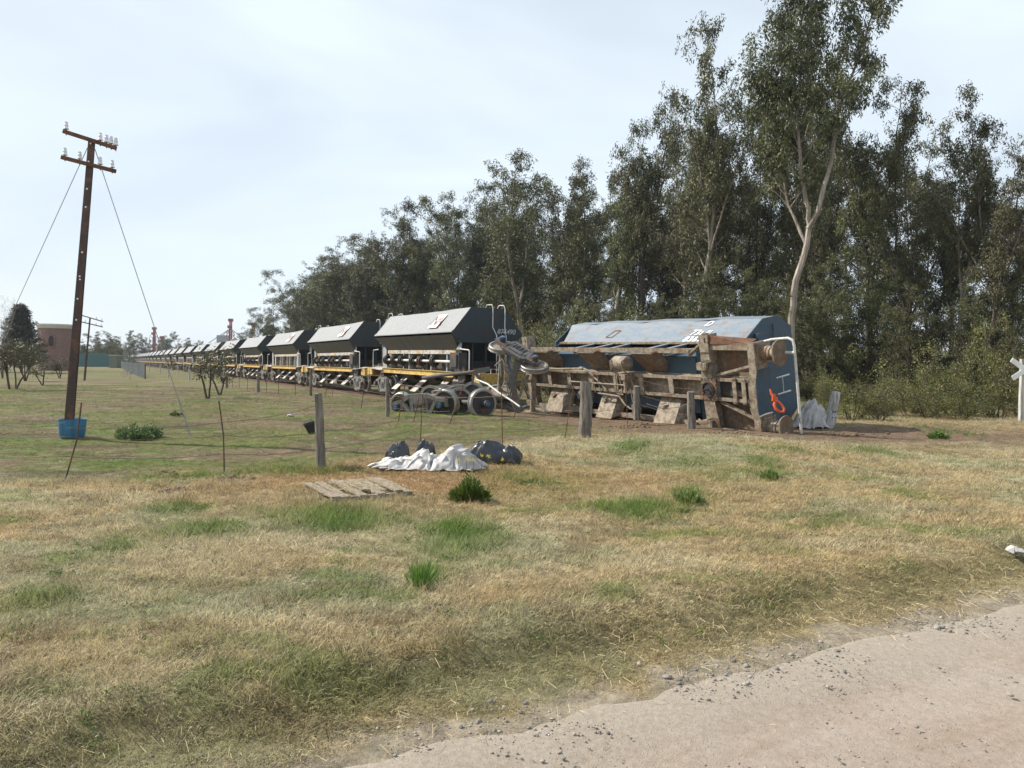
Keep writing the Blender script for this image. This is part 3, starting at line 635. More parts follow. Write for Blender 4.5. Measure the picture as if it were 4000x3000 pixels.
# ------------------------------------------------------------------ overturned wagon: z=0 the underside of its frame
YAW = R(33.0); Dv = Vector((-math.sin(YAW), math.cos(YAW), 0)); Dp = 18.2; P0 = Vector(((2960 - 2000) / F * Dp, Dp, 0))
PHI = R(79)
ow = thing('overturned_wagon', 'blue hopper wagon numbered 836932 lying on its side, dusty underframe facing the road', 'rail wagon')
org = P0 + Dv * 5.5; org.z = 1.19
ow.matrix_world = Matrix.Translation(org) @ Matrix.Rotation(YAW - math.pi / 2, 4, 'Z') @ Matrix.Rotation(R(1.0), 4, 'Y') @ Matrix.Rotation(-PHI, 4, 'X')
def lx(px):
    k = (px - 2000) / F; return 5.5 - (P0.x - k * Dp) / (.545 + .839 * k)
B0, B1 = -4.25, 4.2
# body
yw, yr = 1.55, 1.18
mb = MB(); pr = [(-yw, 2.05), (-yw, 2.68), (-yr, 3.22), (yr, 3.22), (yw, 2.68), (yw, 2.05)]; nx = 10; V = []
for i in range(nx + 1):
    x = B0 + (B1 - B0) * i / nx
    for j, (y, z) in enumerate(pr): V.append((x, y + (.02 * math.sin(i * 2.1) if j < 2 else 0), z))
mb.add(V, [(i * 6 + j, i * 6 + j + 1, i * 6 + j + 7, i * 6 + j + 6) for i in range(nx) for j in range(5)]); mb.build('hopper_top', M['blue'], ow)
mb = MB(); V = []; n2 = 24
for i in range(n2 + 1):
    for j in range(5):
        f = j / 4; xa = B0 + (B1 - B0) * i / n2; xb = B0 + .5 + (B1 - B0 - .5) * i / n2
        y = -yw + .50 * f; z = 2.05 - .85 * f; bul = .02 * math.sin(math.pi * f) * (1 + math.sin(i * .9 + j)) * .8
        V.append((xa + (xb - xa) * f, y + bul + (.02 * math.sin(int(i / 2.4) * 2.1) * (1 - f)), z))
mb.add(V, [(i * 5 + j, i * 5 + j + 1, i * 5 + j + 6, i * 5 + j + 5) for i in range(n2) for j in range(4)])
mb.add([(B0, yw, 2.05), (B1, yw, 2.05), (B1, 1.05, 1.2), (B0 + .5, 1.05, 1.2)], [(0, 1, 2, 3)])
mb.build('hopper_side', M['blue'], ow, True)
for x, s in ((B1, 1), (B0, -1)):
    mb = MB(); mb.plate([(x + s * .004, y, z) for y, z in [(-yw, 2.05), (-yw, 2.68), (-yr, 3.22), (yr, 3.22), (yw, 2.68), (yw, 2.05), (1.05, 1.2), (-1.05, 1.2)]], .03 * s); mb.b(x + s * .03, x + s * .16, -1.2, 1.2, 1.62, 1.72); mb.build('end_panel', M['blued'], ow)
mb = MB(); mb.plate([(B1 - .0, -1.0, 1.7), (B1 - .0, 1.0, 1.7), (B1 - .9, 1.0, .34), (B1 - .9, -1.0, .34)], .03); mb.build('end_slope', M['blued'], ow); mb = MB(); mb.plate([(B0, -1.0, 1.7), (B0, 1.0, 1.7), (B0 + .9, 1.0, .34), (B0 + .9, -1.0, .34)], -.03); mb.build('end_slope', M['blued'], ow)
mb = MB()
for (a, b_) in ((.70, -.98), (1.10, -1.22), (1.35, -1.36)):
    mb.b(B1 + .035, B1 + .06, a * -1 - .0, a * -1 + .22, 2.25 + .1 * a, 2.27 + .1 * a)
mb.build('end_vent', M['dark'], ow)
for y in (-1.04, 1.04): mb = MB(); mb.b(B0 + .45, B1 - .42, y - .03, y + .03, 1.05, 1.2); mb.build('side_band', M['tan'], ow)
mb = MB(); mb.b(B0 + .95, B1 - .95, -.80, .80, .34, 1.15); mb.build('hopper_chute', M['blued'], ow)
mb = MB(); mb.b(B0 + .95, B1 - .95, -.90, -.80, .9, 1.05); mb.build('chute_lip', M['blue'], ow)
for px in (2195, 2262, 2325, 2465, 2535):
    x = lx(px) + .55; mb = MB(); mb.plate([(x - .0, -1.03, 1.12), (x + .16, -1.03, 1.12), (x + .16, -1.02, .22), (x - .0, -1.02, .22)], .02); mb.b(x - .03, x, -1.02, -.82, .22, 1.12); mb.build('side_post', M['blue'], ow)
    mb = MB(); mb.b(x - .03, x + .14, .98, 1.02, .22, 1.12); mb.build('side_post', M['blue'], ow)
# patch plate on the side
OWI = ow.matrix_world.inverted()
def hit(px, py):
    o_ = OWI @ EYE; d_ = OWI.to_3x3() @ ray(px, py); p_ = Vector((0, -yw, 2.05)); n_ = Vector((0, -.85, -.50)); t_ = (p_ - o_).dot(n_) / d_.dot(n_); return o_ + d_ * t_
up = Vector((0, -.50, .85)).normalized(); nn = Vector((1, 0, 0)).cross(up)
def side_pt(x, f): return Vector((x, -yw + .50 * f, 2.05 - .85 * f))
c = hit(2395, 1305)
mb = MB()
for a, b_ in (((-.22, -.17), (.10, -.17)), ((-.06, .17), (.24, .17)), ((-.22, -.17), (-.06, .17)), ((.10, -.17), (.24, .17))): mb.bar(c + Vector((a[0], 0, 0)) + up * a[1] + nn * .005, c + Vector((b_[0], 0, 0)) + up * b_[1] + nn * .005, .018, .012, nn)
mb.build('patch_frame', M['rust'], ow)
text('D', .23, M['white'], ow, hit(2768, 1265), (1, 0, 0), up, .45, space=1.2)
text('73', .24, M['white'], ow, hit(2716, 1300), (1, 0, 0), up, .25); text('2', .15, M['white'], ow, hit(2738, 1301), (1, 0, 0), up, .25); text('11', .13, M['white'], ow, hit(2771, 1296), (1, 0, 0), up, .25)
text('836932', .24, M['white'], ow, hit(2722, 1326), (1, 0, 0), up, .2, space=1.08)
# underframe
mb = MB()
for y in (-.26, .26): mb.b(-4.6, 5.3, y - .045, y + .045, 0, .02); mb.b(-4.6, 5.3, y * 1.06 - .012, y * 1.06 + .012, .02, .30); mb.b(-4.6, 5.3, y - .05, y + .05, .30, .32)
mb.b(-4.6, 3.85, -.26, .26, .27, .29)
cs = mb.build('centre_sill', M['tan'], ow)
for px in (2147, 2223, 2308, 2405, 2505, 2622): x = lx(px); mb = MB(); mb.b(x - .09, x + .09, -.24, .24, -.008, .012); mb.b(x - .012, x + .012, -.24, .24, .012, .27); mb.build('sill_rib', M['tan'], ow)
for y in (-1.0, 1.0): mb = MB(); mb.b(-4.5, 3.35, y - .03, y + .05, .02, .22); mb.b(-4.5, 3.35, y - .07, y + .07, 0, .02); mb.build('side_sill', M['tan'], ow)
BX = lx(2772)
for bx, top, bot in ((BX, -1.46, 1.18), (-4.35, -1.46, 1.1)):
    mb = MB(); mb.prism([(bx - .14, -1.2), (bx + .16, -1.2), (bx + .12, -.7), (bx + .14, -.3), (bx + .16, .35), (bx + .30, 1.18), (bx - .16, 1.18), (bx - .20, .4), (bx - .22, 0), (bx - .19, -.6)], -.03, -.005, 'z')
    for s in (-.12, .12): mb.b(bx + s - .01, bx + s + .01, -1.15, 1.15, -.005, .26)
    root = mb.build('bolster', M['tan'], ow)
    mb = MB(); hole = [(bx - .15, -1.44), (bx + .15, -1.44), (bx + .15, -.98), (bx - .15, -.98)]
    for q4 in ((bx - .15, bx + .02, -1.44, -.98), (bx + .08, bx + .15, -1.44, -.98), (bx + .02, bx + .08, -1.44, -1.36), (bx + .02, bx + .08, -1.22, -.98)): mb.b(*q4, -.06, -.035)
    mb.b(bx - .15, bx - .13, -1.44, -1.0, -.035, .3); mb.b(bx + .13, bx + .15, -1.44, -1.0, -.035, .3); mb.build('jacking_plate', M['tan'], root)
    for y in (-.62, .92):
        mb = MB(); mb.b(bx - .22, bx + .06, y - .09, y + .10, -.17, -.03)
        for k in (0, .12): mb.prism([(y - .09, -.17), (y + .10, -.17), (y - .09, -.03)], bx + k - .04, bx + k - .02, 'x'); mb.bar((bx - .05 + k, y - .09, -.16), (bx + .06 + k, y - .14, -.03), .05, .02)
        mb.build('side_bearer', M['tan'], root)
mb = MB(); bx = BX + .02; mb.b(bx - .25, bx + .26, -.30, .30, -.05, -.03)
for k in range(16):
    a = k / 16 * 4; sd_ = int(a); f = a - sd_; x = [-.23 + .46 * f, .23, .23 - .46 * f, -.23][sd_]; y = [-.27, -.27 + .54 * f, .27, .27 - .54 * f][sd_]; mb.cyl((bx + x, y, -.05), (bx + x, y, -.075), .02, 6)
pp = mb.build('pivot_plate', M['tand'], ow)
mb = MB(); mb.lathe([(.001, -.08), (.13, -.08), (.14, -.065), (.17, -.065), (.175, -.10), (.20, -.10), (.20, -.05)], (bx, 0, 0), (0, 0, 1), 26); mb.cyl((bx, 0, -.06), (bx, 0, -.30), .022, 8); mb.build('pivot_disc', M['dark'], pp, True)
# right end frame
hx = 5.42
mb = MB(); mb.prism([(hx - .12, -1.22), (hx + .10, -1.22), (hx + .10, -.50), (hx + .03, -.15), (hx + .03, .5), (hx + .12, .75), (hx + .10, 1.22), (hx - .12, 1.22), (hx - .10, .75), (hx - .20, .45), (hx - .20, -.2), (hx - .12, -.5)], 0, .025, 'z')
mb.b(hx + .02, hx + .045, -1.22, 1.22, .025, .36)
mb.b(hx + .10, hx + .13, -1.22, -.55, -.05, .40); mb.b(hx + .10, hx + .13, .62, 1.22, -.05, .40)
hs = mb.build('headstock', M['tan'], ow)
mb = MB(); mb.b(hx + .045, hx + .05, -.5, 1.2, .36, .80); mb.b(hx - .25, hx + .05, -1.1, 1.1, .45, .47); mb.plate([(hx + .06, -.55, .0), (hx + .14, -.55, .45), (hx + .14, 1.0, .45), (hx + .06, 1.0, .0)], .02); mb.build('headstock_apron', M['blued'], ow)
for y in (-1.12, 1.12): mb = MB(); mb.b(BX + .15, hx - .1, y - .09, y + .09, 0, .02); mb.b(BX + .15, hx - .1, y * 1.07 - .01, y * 1.07 + .01, .02, .25); mb.build('end_sill', M['tan'], ow)
for y0, y1 in ((-1.08, -.30), (.30, 1.08)):
    mb = MB(); xm = (BX + hx) / 2; mb.b(BX + .1, xm, y0, y1, .30, .32); mb.build('floor_plate', M['tand'], ow); mb = MB(); mb.b(xm + .008, hx - .08, y0, y1, .305, .325); mb.build('floor_plate', M['tand'], ow)
mb = MB(); mb.plate([(BX + .1, -1.20, -.04), (BX + .12, -1.42, .0), (hx - .05, -1.27, .30), (hx - .05, -1.18, .02)], .02); mb.build('bracket_plate', M['rust'], ow)
for a, b_ in (((BX + .2, -.33, .10), (hx - .15, -.60, .12)), ((BX + .28, .36, .10), (hx - .10, .75, .12)), ((BX - .65, -.88, .05), (BX - .08, -1.22, .02)), ((BX - .55, .90, .05), (BX + .05, 1.25, -.05))): mb = MB(); mb.bar(a, b_, .11, .03); mb.bar(a, b_, .02, .12); mb.build('diagonal_brace', M['tan'], ow)
for px in (2873, 2910):
    x = lx(px); mb = MB(); mb.b(x - .06, x + .06, -.33, .35, -.035, -.012)
    for y in (-.29, .30):
        for k in (-.04, 0, .04): mb.cyl((x + k, y, -.035), (x + k, y, -.06), .014, 6)
    mb.build('cross_strap', M['tan'], ow)
mb = MB(); mb.b(BX + .3, hx - .2, -.18, .18, .12, .28); mb.build('draft_gear', M['dark'], ow)
for y in (-.93, .93):
    mb = MB(); mb.b(hx + .13, hx + .17, y - .25, y + .25, .02, .50); mb.cyl((hx + .15, y, .25), (hx + .42, y, .25), .17, 18); mb.cyl((hx + .30, y, .25), (hx + .34, y, .25), .185, 18); mb.cyl((hx + .42, y, .25), (hx + .60, y, .25), .145, 18)
    bf = mb.build('buffer', M['tan'], ow, True)
    mb = MB(); pts = []
    for k in range(24):
        a = 2 * math.pi * k / 24; yy = .32 * math.cos(a); zz = .32 * math.sin(a); zz = max(-.25, min(.25, zz)); pts.append((y + yy, .25 + zz))
    mb.prism(pts, hx + .60, hx + .64); mb.build('buffer_head', M['tand'], bf)
# doors of the chutes
for a, b_ in ((2109, 2170), (2285, 2350), (2494, 2576)):
    x0, x1 = lx(a) + .03, lx(b_) + .03; mb = MB()
    mb.plate([(x0, -.94, -.22), (x1, -.94, -.22), (x1 + .05, -.34, .30), (x0 + .05, -.34, .30)], .02)
    mb.plate([(x1, -.94, -.22), (x1 + .06, -.97, .10), (x1 + .08, -.60, .33), (x1 + .05, -.34, .30)], .015); mb.cyl((x1 - .02, -.945, -.20), (x1 + .05, -.98, -.05), .05, 8)
    mb.bar((x0 + .2, -.36, .26), (x0 + .38, -.36, .26), .03, .04); mb.build('chute_door', M['tand'], ow)
for a, b_ in ((2137, 2200), (2335, 2395), (2560, 2640)):
    x0, x1 = lx(a) + .02, lx(b_) + .02; mb = MB()
    mb.plate([(x0, .34, .20), (x1, .34, .20), (x1, .60, .02), (x0, .60, .02)], .02); mb.plate([(x0, .60, .02), (x1, .60, .02), (x1, 1.08, -.28), (x0, 1.08, -.28)], .02)
    mb.plate([(x1, .34, .20), (x1 + .1, .5, .35), (x1 + .1, 1.0, .15), (x1, 1.08, -.28)], .015)
    mb.bar((x0 + .15, .55, -.02), (x0 + .33, .50, -.0), .03, .05); mb.bar((x0 + .15, .62, -.05), (x0 + .33, .58, -.03), .03, .05); mb.build('chute_door', M['band'] if False else M['tan'], ow)
# reservoir, brake cylinder, pipes
x = lx(2447); mb = MB(); mb.lathe([(.001, -.36), (.12, -.345), (.20, -.29), (.225, -.22), (.225, .22), (.20, .29), (.12, .345), (.001, .36)], (x, -.62, -.10), (1, 0, .0), 22); mb.build('air_reservoir', M['tan'], ow, True)
mb = MB()
for k in (-.22, .30): mb.tube([(x + k, -.84, -.10), (x + k, -.72, -.36), (x + k, -.45, -.34), (x + k + .05, -.30, -.15), (x + k + .06, .1, -.05)], .022, 5)
mb.b(x + .12, x + .32, -.32, -.16, -.30, -.02); mb.b(x + .15, x + .26, -.16, .20, -.26, -.18); mb.build('reservoir_strap', M['tan'], ow, True)
x = lx(2268); mb = MB(); mb.cyl((x - .02, .48, -.05), (x + .45, .48, -.02), .125, 16); mb.cyl((x - .04, .48, -.05), (x + .0, .48, -.05), .14, 16); mb.build('brake_cylinder', M['tan'], ow, True)
mb = MB(); xa, xb = lx(2150), lx(2305)
mb.tube([(xa - .3, -.36, -.08), (xa + .6, -.36, -.10), (xb - .1, -.42, -.12), (xb + .1, -.36, -.12), (xb + .9, .22, -.12)], .032, 7); mb.tube([(xa - .3, -.30, -.08), (xa + .9, -.30, -.10), (xa + 1.1, -.38, -.10)], .02, 6); mb.cyl((xb - .28, -.42, -.12), (xb - .12, -.42, -.12), .055, 8)
mb.tube([(xb - .9, .02, -.16), (xb + 1.9, .02, -.18)], .022, 6); mb.tube([(xb + .5, .34, -.14), (xb + 1.5, .38, -.16), (xb + 1.75, .62, -.18), (xb + 2.0, .72, -.2), (xb + 2.4, .7, -.15)], .026, 6)
mb.tube([(xb + 2.1, .1, -.2), (xb + 2.15, .5, -.22), (xb + 2.3, .7, -.22), (xb + 2.35, .3, -.18)], .016, 5); mb.tube([(xb + 1.4, -.28, -.12), (xb + 1.42, .3, -.16), (xb + 1.7, .32, -.16)], .02, 5)
for k in (.35, 1.62):
    mb.tube([(xb + k, .30, -.12), (xb + k, -.22, -.14), (xb + k + .22, -.24, -.14), (xb + k + .24, .30, -.12)], .022, 6)
mb.build('brake_pipe', M['tan'], ow, True)
mb = MB(); xv = xb + 2.2; mb.b(xv - .1, xv + .12, .58, .82, -.24, -.06); mb.cyl((xv, .82, -.15), (xv, 1.0, -.15), .05, 8); mb.cyl((xv - .15, .66, -.15), (xv - .08, .66, -.15), .07, 8); mb.build('brake_valve', M['tand'], ow)
# handrail and end ladder
mb = MB(); mb.tube([(hx + .05, -1.18, .35), (hx + .35, -1.24, .38), (hx + .80, -1.27, .38), (hx + .92, -1.22, .38), (hx + .95, -1.1, .38), (hx + .95, .8, .38), (hx + .93, 1.05, .40)], .032, 8); mb.tube([(hx + .94, -.92, .38), (hx + .70, -.92, .38)], .035, 8)
mb.build('end_handrail', M['pipe'], ow, True)
mb = MB(); lxx = B1 + .66
for y in (-.02, .42):
    mb.tube([(lxx, y, .42), (lxx, y, 2.10)], .022, 6)
z = .62
while z < 2.1: mb.tube([(lxx, -.02, z), (lxx, .42, z)], .014, 5); z += .3
mb.tube([(lxx, -.02, .95), (lxx, -.10, .70), (lxx + .05, -.38, .45)], .02, 6); mb.build('end_ladder', M['pipe'], ow, True)
text('C 836', .20, M['white'], ow, (B1 + .04, .25, 1.35), (0, 1, 0), (0, 0, 1), .1); text('932', .20, M['white'], ow, (B1 + .04, .55, 1.60), (0, 1, 0), (0, 0, 1), .1); text('D', .18, M['white'], ow, (B1 + .04, -.72, 1.05), (0, 1, 0), (0, 0, 1), 0)
mb = MB(); mb.tube([(hx + .0, .90, .05), (hx + .12, .62, -.02), (hx + .28, .55, .0), (hx + .40, .52, .1)], .03, 7); mb.build('brake_hose', M['grey'], ow, True)
ow_m = ow.matrix_world.copy()
# left bogie torn round: separate thing
bg_ = thing('torn_bogie', 'grey bogie hanging on edge at the left end of the overturned wagon, blue axle caps', 'bogie')
def atv(px, py, Y): return at(px, py, Y)
c1 = at(1962, 1356, 25.2); c2 = at(2088, 1432, 24.6)
for c, an in ((c1, (.05, -.42, 1)), (c2, (.015, -.40, 1))):
    a = Vector(an).normalized(); mid = c - a * .84
    wheelset(bg_, mid, a, M['bluecap'], M['tan'])
def frame_between(p, q, nm):
    p = Vector(p); q = Vector(q); x = (q - p).normalized(); y = Vector((0, -.42, 1)); y = (y - x * y.dot(x)).normalized(); z = x.cross(y)
    mb = side_frame_mb(0, (q - p).length); mid = (p + q) / 2
    ob = mb.build(nm, M['dgrey'], bg_); ob.matrix_world = Matrix.Translation(mid - z * .45) @ Matrix((x, y, z)).transposed().to_4x4(); return ob
frame_between(c1 + Vector((0, 0, .20)), c2 + Vector((0, 0, .20)), 'side_frame')
frame_between(c1 + Vector((.0, .7, -1.72)), c2 + Vector((0, .7, -1.70)), 'side_frame')
m1 = (c1 + c2) / 2
mb = MB(); pts = []
for k in range(9):
    f = k / 8; pts.append(m1 + Vector((.10 - .28 * math.sin(math.pi * f), -.15, .05 - 1.9 * f)))
for i in range(8): mb.bar(pts[i], pts[i + 1], .26, .20, (0, 1, 0))
mb.build('bogie_bolster', M['dgrey'], bg_, True)
mb = MB(); mb.bar(m1 + Vector((-.45, -.2, -.2)), m1 + Vector((-.15, -.2, -1.2)), .06, .09); mb.bar(m1 + Vector((.35, -.2, -.6)), m1 + Vector((-.05, -.2, -1.6)), .06, .09); mb.bar(m1 + Vector((-.5, -.1, -.9)), m1 + Vector((.5, -.1, -.8)), .06, .1); mb.tube([m1 + Vector(v) for v in ((-.5, -.3, -.1), (-.42, -.35, -.7), (-.3, -.3, -1.3), (-.1, -.3, -1.75))], .02, 5)
for k in range(5): mb.box(m1 + Vector((-.42 + .04 * k, -.18, -.3 - .18 * k)), (.16, .12, .1))
mb.build('brake_rigging', M['tan'], bg_)
mb = MB()
for k in range(9): a = m1 + Vector((random.uniform(-.6, .3), -.25, random.uniform(-1.2, .1))); mb.tube([a, a + Vector((random.uniform(-.3, .3), -.05, random.uniform(-.5, -.2)))], random.uniform(.012, .03), 5)
mb.build('bent_rod', M['grey'], bg_)
# orange hook hanging by the end
def wl(v): return ow_m @ Vector(v)
mb = MB(); h0 = at(3008, 1520, 18.0); h1 = at(3052, 1612, 17.8)
d = (h1 - h0)
def HP(f, s, b_=0): return h0 + d * f + Vector((s, 0, s * .35)) + Vector((0, b_, 0))
mb.tube([HP(0, 0), HP(.18, -.02), HP(.38, .0), HP(.5, .0)], [.022, .028, .035, .03], 8)
mb.box(HP(.42, 0), (.12, .08, .10)); mb.box(HP(.30, .01), (.07, .09, .10))
mb.tube([HP(.5, 0), HP(.62, -.07), HP(.8, -.08), HP(.96, -.02), HP(1.0, .05), HP(.9, .09), HP(.72, .08), HP(.58, .05), HP(.5, 0)], [.035, .035, .034, .036, .038, .036, .032, .03, .03], 10)
o = mb.build('coupling_hook', M['orange'], None, True); tag(o, 'bright orange screw coupling hook hanging at the end of the overturned wagon', 'hook')

# ------------------------------------------------------------------ crumpled sheets
def sheet(name, c, sx, sy, prof, mat, label, cat, seed, nx=22, ny=12, rot=0, rough=.5, amp=1.0):
    nx, ny = nx * 2, ny * 2; V = []; Fs = []; rr = random.Random(seed)
    for j in range(ny + 1):
        for i in range(nx + 1):
            u = -1 + 2 * i / nx; v = -1 + 2 * j / ny; e = max(abs(u), abs(v)); k = .35 + .65 * e / max(math.hypot(u, v), 1e-6)
            n1 = mn.noise(Vector((u * 1.6, v * 1.1, seed))); n2 = mn.noise(Vector((u * 3.4 * sx + n1, v * 2.2 * sy - n1, seed + 9)))
            cr_ = 1 - abs(mn.noise(Vector((u * 5.5 * sx + v * 1.6 + n1 * 2, v * 3.2 * sy - u, seed + 3)))) * 2.6
            cr2 = 1 - abs(mn.noise(Vector((u * 9 * sx - v * 3, v * 7 * sy + n1 * 3, seed + 5)))) * 2.4
            side = (1 - abs(v) ** 3.2) * (1 - abs(u) ** 7)
            h = prof(u + .12 * n2, v) * side * (1 + .35 * n2) + (.085 * cr_ + .040 * cr2) * rough * 1.6 * (1 - .75 * e ** 4) * (.45 + 1.5 * min(.4, prof(u, v)))
            rim = 1 + .16 * mn.noise(Vector((u * 4, v * 4, seed + 20))) * e
            x = u * k * sx * rim + .09 * n2 + .04 * cr2 * rough; y = v * k * sy * rim - .22 * h * (1 + cr_) * .6 + .04 * cr_
            V.append((x * math.cos(rot) - y * math.sin(rot), x * math.sin(rot) + y * math.cos(rot), max(.008, h * amp) + .01))
    for j in range(ny):
        for i in range(nx): a_ = j * (nx + 1) + i; Fs.append((a_, a_ + 1, a_ + nx + 2, a_ + nx + 1))
    mb = MB(); mb.add(V, Fs); o = mb.build(name, mat, None, True, c); o.data.polygons.foreach_set('use_smooth', [True] * len(o.data.polygons))
    md = o.modifiers.new('folds', 'SUBSURF'); md.levels = 1; md.render_levels = 1
    tag(o, label, cat); return o
def gs(u, a, w_): return math.exp(-((u - a) / w_) ** 2)
p = onG(1665, 1828)
sheet('white_tarp', p, .86, .40, lambda u, v: max(.23 * gs(u, .60, .40), .16 * gs(u, -.02, .34), .09 * gs(u, -.6, .5)) * (1 - .62 * max(0, -v)) * (1 - .2 * max(0, v)) * 1.05, M['white_tarp'], 'crumpled dirty white plastic sheet heaped on the dry grass in front of the fence', 'tarp', 3, 34, 18, 0, 1.1)
sheet('black_tarp', onG(1930, 1805), .46, .24, lambda u, v: .17 + .08 * gs(u, -.5, .5), M['black_tarp'], 'dark slate plastic sheet lying rolled up at the right end of the white heap', 'tarp', 8, 14, 8, -.06, 1.1)
sheet('black_tarp', onG(1545, 1800), .20, .16, lambda u, v: .17 + .06 * u, M['black_tarp'], 'dark folded plastic at the left behind the white sheet', 'tarp', 5, 10, 8, .1, 1.3)
sheet('black_tarp', onG(1665, 1795), .19, .14, lambda u, v: .25, M['black_tarp'], 'small dark plastic hump on top behind the middle of the white sheet', 'tarp', 6, 9, 8, 0, .7)
p = at(3165, 1590, 20.3); p.z = hz(p.x, p.y)
sheet('white_tarp', p, .50, .42, lambda u, v: .50 * gs(u, -.3, .8), M['white_tarp'], 'crumpled white sheet piled against the end of the overturned wagon', 'tarp', 11, 20, 14, .5, 1.2)
p = onG(3170, 1658)
sheet('white_tarp', p, .60, .36, lambda u, v: .34 * gs(u, .1, .7), M['white_tarp'], 'low spread of white sheet between the wreck and the whitewashed post', 'tarp', 17, 20, 12, -.15, 1.2)

# ------------------------------------------------------------------ pallet
pa, pb, pc, pd = onG(1190, 1900), onG(1298, 1968), onG(1605, 1932), onG(1480, 1880)
pal = thing('wooden_pallet', 'broken bleached wooden pallet lying flat in reddish dead grass', 'pallet', (pa + pb + pc + pd) / 4 + Vector((0, 0, .03)))
ctr = (pa + pb + pc + pd) / 4; ex = ((pc - pb) + (pd - pa)).normalized(); ex.z = 0; ey = ((pa - pb) + (pd - pc)); ey.z = 0; ey.normalize()
Lx = ((pc - pb).length + (pd - pa).length) / 2; Ly = ((pa - pb).length + (pd - pc).length) / 2
pal.location.z = hz(ctr.x, ctr.y) - .04
for k in range(9):
    f = -.5 + (k + .5) / 9
    if k in (2,): continue
    mb = MB(); y0, y1 = (-.5 * Ly, .5 * Ly) if k not in (4, 6) else (-.28 * Ly, .5 * Ly)
    mb.bar(ex * (f * Lx) + ey * y0 + Vector((0, 0, .10 + random.uniform(-.02, .014))), ex * (f * Lx + random.uniform(-.03, .03)) + ey * y1 + Vector((0, 0, .105 + random.uniform(-.01, .015))), .105, .02)
    mb.build('slat', M['plank'], pal)
for f in (-.48, 0, .48):
    mb = MB(); mb.bar(ex * (-.5 * Lx) + ey * (f * Ly) + Vector((0, 0, .05)), ex * (.5 * Lx) + ey * (f * Ly) + Vector((0, 0, .05)), .06, .075); mb.build('bearer', M['plank'], pal)

# ------------------------------------------------------------------ posts and fences
def post_mb(b_, t_, r, seed=0, n=10):
    b_ = Vector(b_); t_ = Vector(t_); mb = MB(); m_ = 9; rr = random.Random(seed); pts = []; rs = []
    for i in range(m_):
        f = i / (m_ - 1); pts.append(b_.lerp(t_, f) + Vector((rr.uniform(-1, 1), rr.uniform(-1, 1), 0)) * r * .10); rs.append(r * (1.08 - .16 * f) * rr.uniform(.95, 1.05))
    pts.insert(0, b_ - Vector((0, 0, .15))); rs.insert(0, rs[0]); mb.tube(pts, rs, n)
    for i, v in enumerate(mb.v):
        v = Vector(v); k = mn.noise(Vector((v.x * 14, v.y * 14, v.z * 1.5 + seed))) * r * .22; c = b_.lerp(t_, 0); mb.v[i] = (v.x + k * (1 if i % 2 else -.4), v.y - k * .5, v.z + (mn.noise(v * 20) * r * .3 if i >= len(mb.v) - n else 0))
    return mb
def wire_pts(a, b_, sag=.04, n=14, seed=0):
    rr = random.Random(seed); a = Vector(a); b_ = Vector(b_)
    return [a.lerp(b_, i / n) + Vector((0, 0, -sag * 4 * (i / n) * (1 - i / n) + (rr.uniform(-.008, .008) if 0 < i < n else 0))) for i in range(n + 1)]
def barbed(mb, pts, r=.0038, barbs=True):
    mb.tube(pts, r, 4)
    if barbs:
        for i in range(len(pts) - 1):
            a, b_ = Vector(pts[i]), Vector(pts[i + 1]); L_ = (b_ - a).length; k = .5
            mb.bar(a.lerp(b_, k) - Vector((0, 0, .014)), a.lerp(b_, k) + Vector((.006, 0, .014)), .003, .003)
def topof(px, py, base):                 # point above the base at this picture height
    d = ray(px, py); t = (base.y - EYE.y) / d.y; return EYE + d * t
f1 = thing('wire_fence', 'sagging barbed wire fence on grey wooden posts crossing the grass in front of the wreck', 'fence', (-3, 11.6, 0))
bf = Vector((-3, 11.6, 0))
def addf(mb, nm, mat, par, off): 
    mb.v = [tuple(Vector(v) - off) for v in mb.v]; return mb.build(nm, mat, par, True)
posts1 = []
for (bx, by, tx, ty, r, mt, sd_) in ((1255, 1830, 1243, 1537, .068, 'wood', 1), (2285, 1708, 2290, 1492, .132, 'wood', 2), (2488, 1618, 2488, 1508, .095, 'wood', 3), (2702, 1668, 2696, 1530, .10, 'wood', 4)):
    b_ = onG(bx, by) if by not in (1618,) else at(bx, by, 20.5)
    tp = topof(tx, ty, b_); posts1.append((b_, tp)); addf(post_mb(b_, tp, r, sd_), 'post', M[mt], f1, bf)
rods1 = []
for pts in ([(257, 1868), (300, 1718), (318, 1573)], [(876, 1852), (873, 1700), (855, 1565)], [(1642, 1728), (1646, 1640), (1651, 1540)], [(1963, 1748), (1961, 1640), (1959, 1522)], [(2207, 1712), (2222, 1610), (2242, 1500)], [(2452, 1668), (2446, 1560), (2440, 1446)]):
    b_ = onG(*pts[0]); P = [b_ - Vector((0, 0, .1)), b_] + [topof(x, y, b_) for x, y in pts[1:]]; rods1.append(b_)
    mb = MB(); mb.tube(P, .0105, 6); addf(mb, 'dropper', M['pole'] if len(rods1) < 3 else M['rust'], f1, bf)
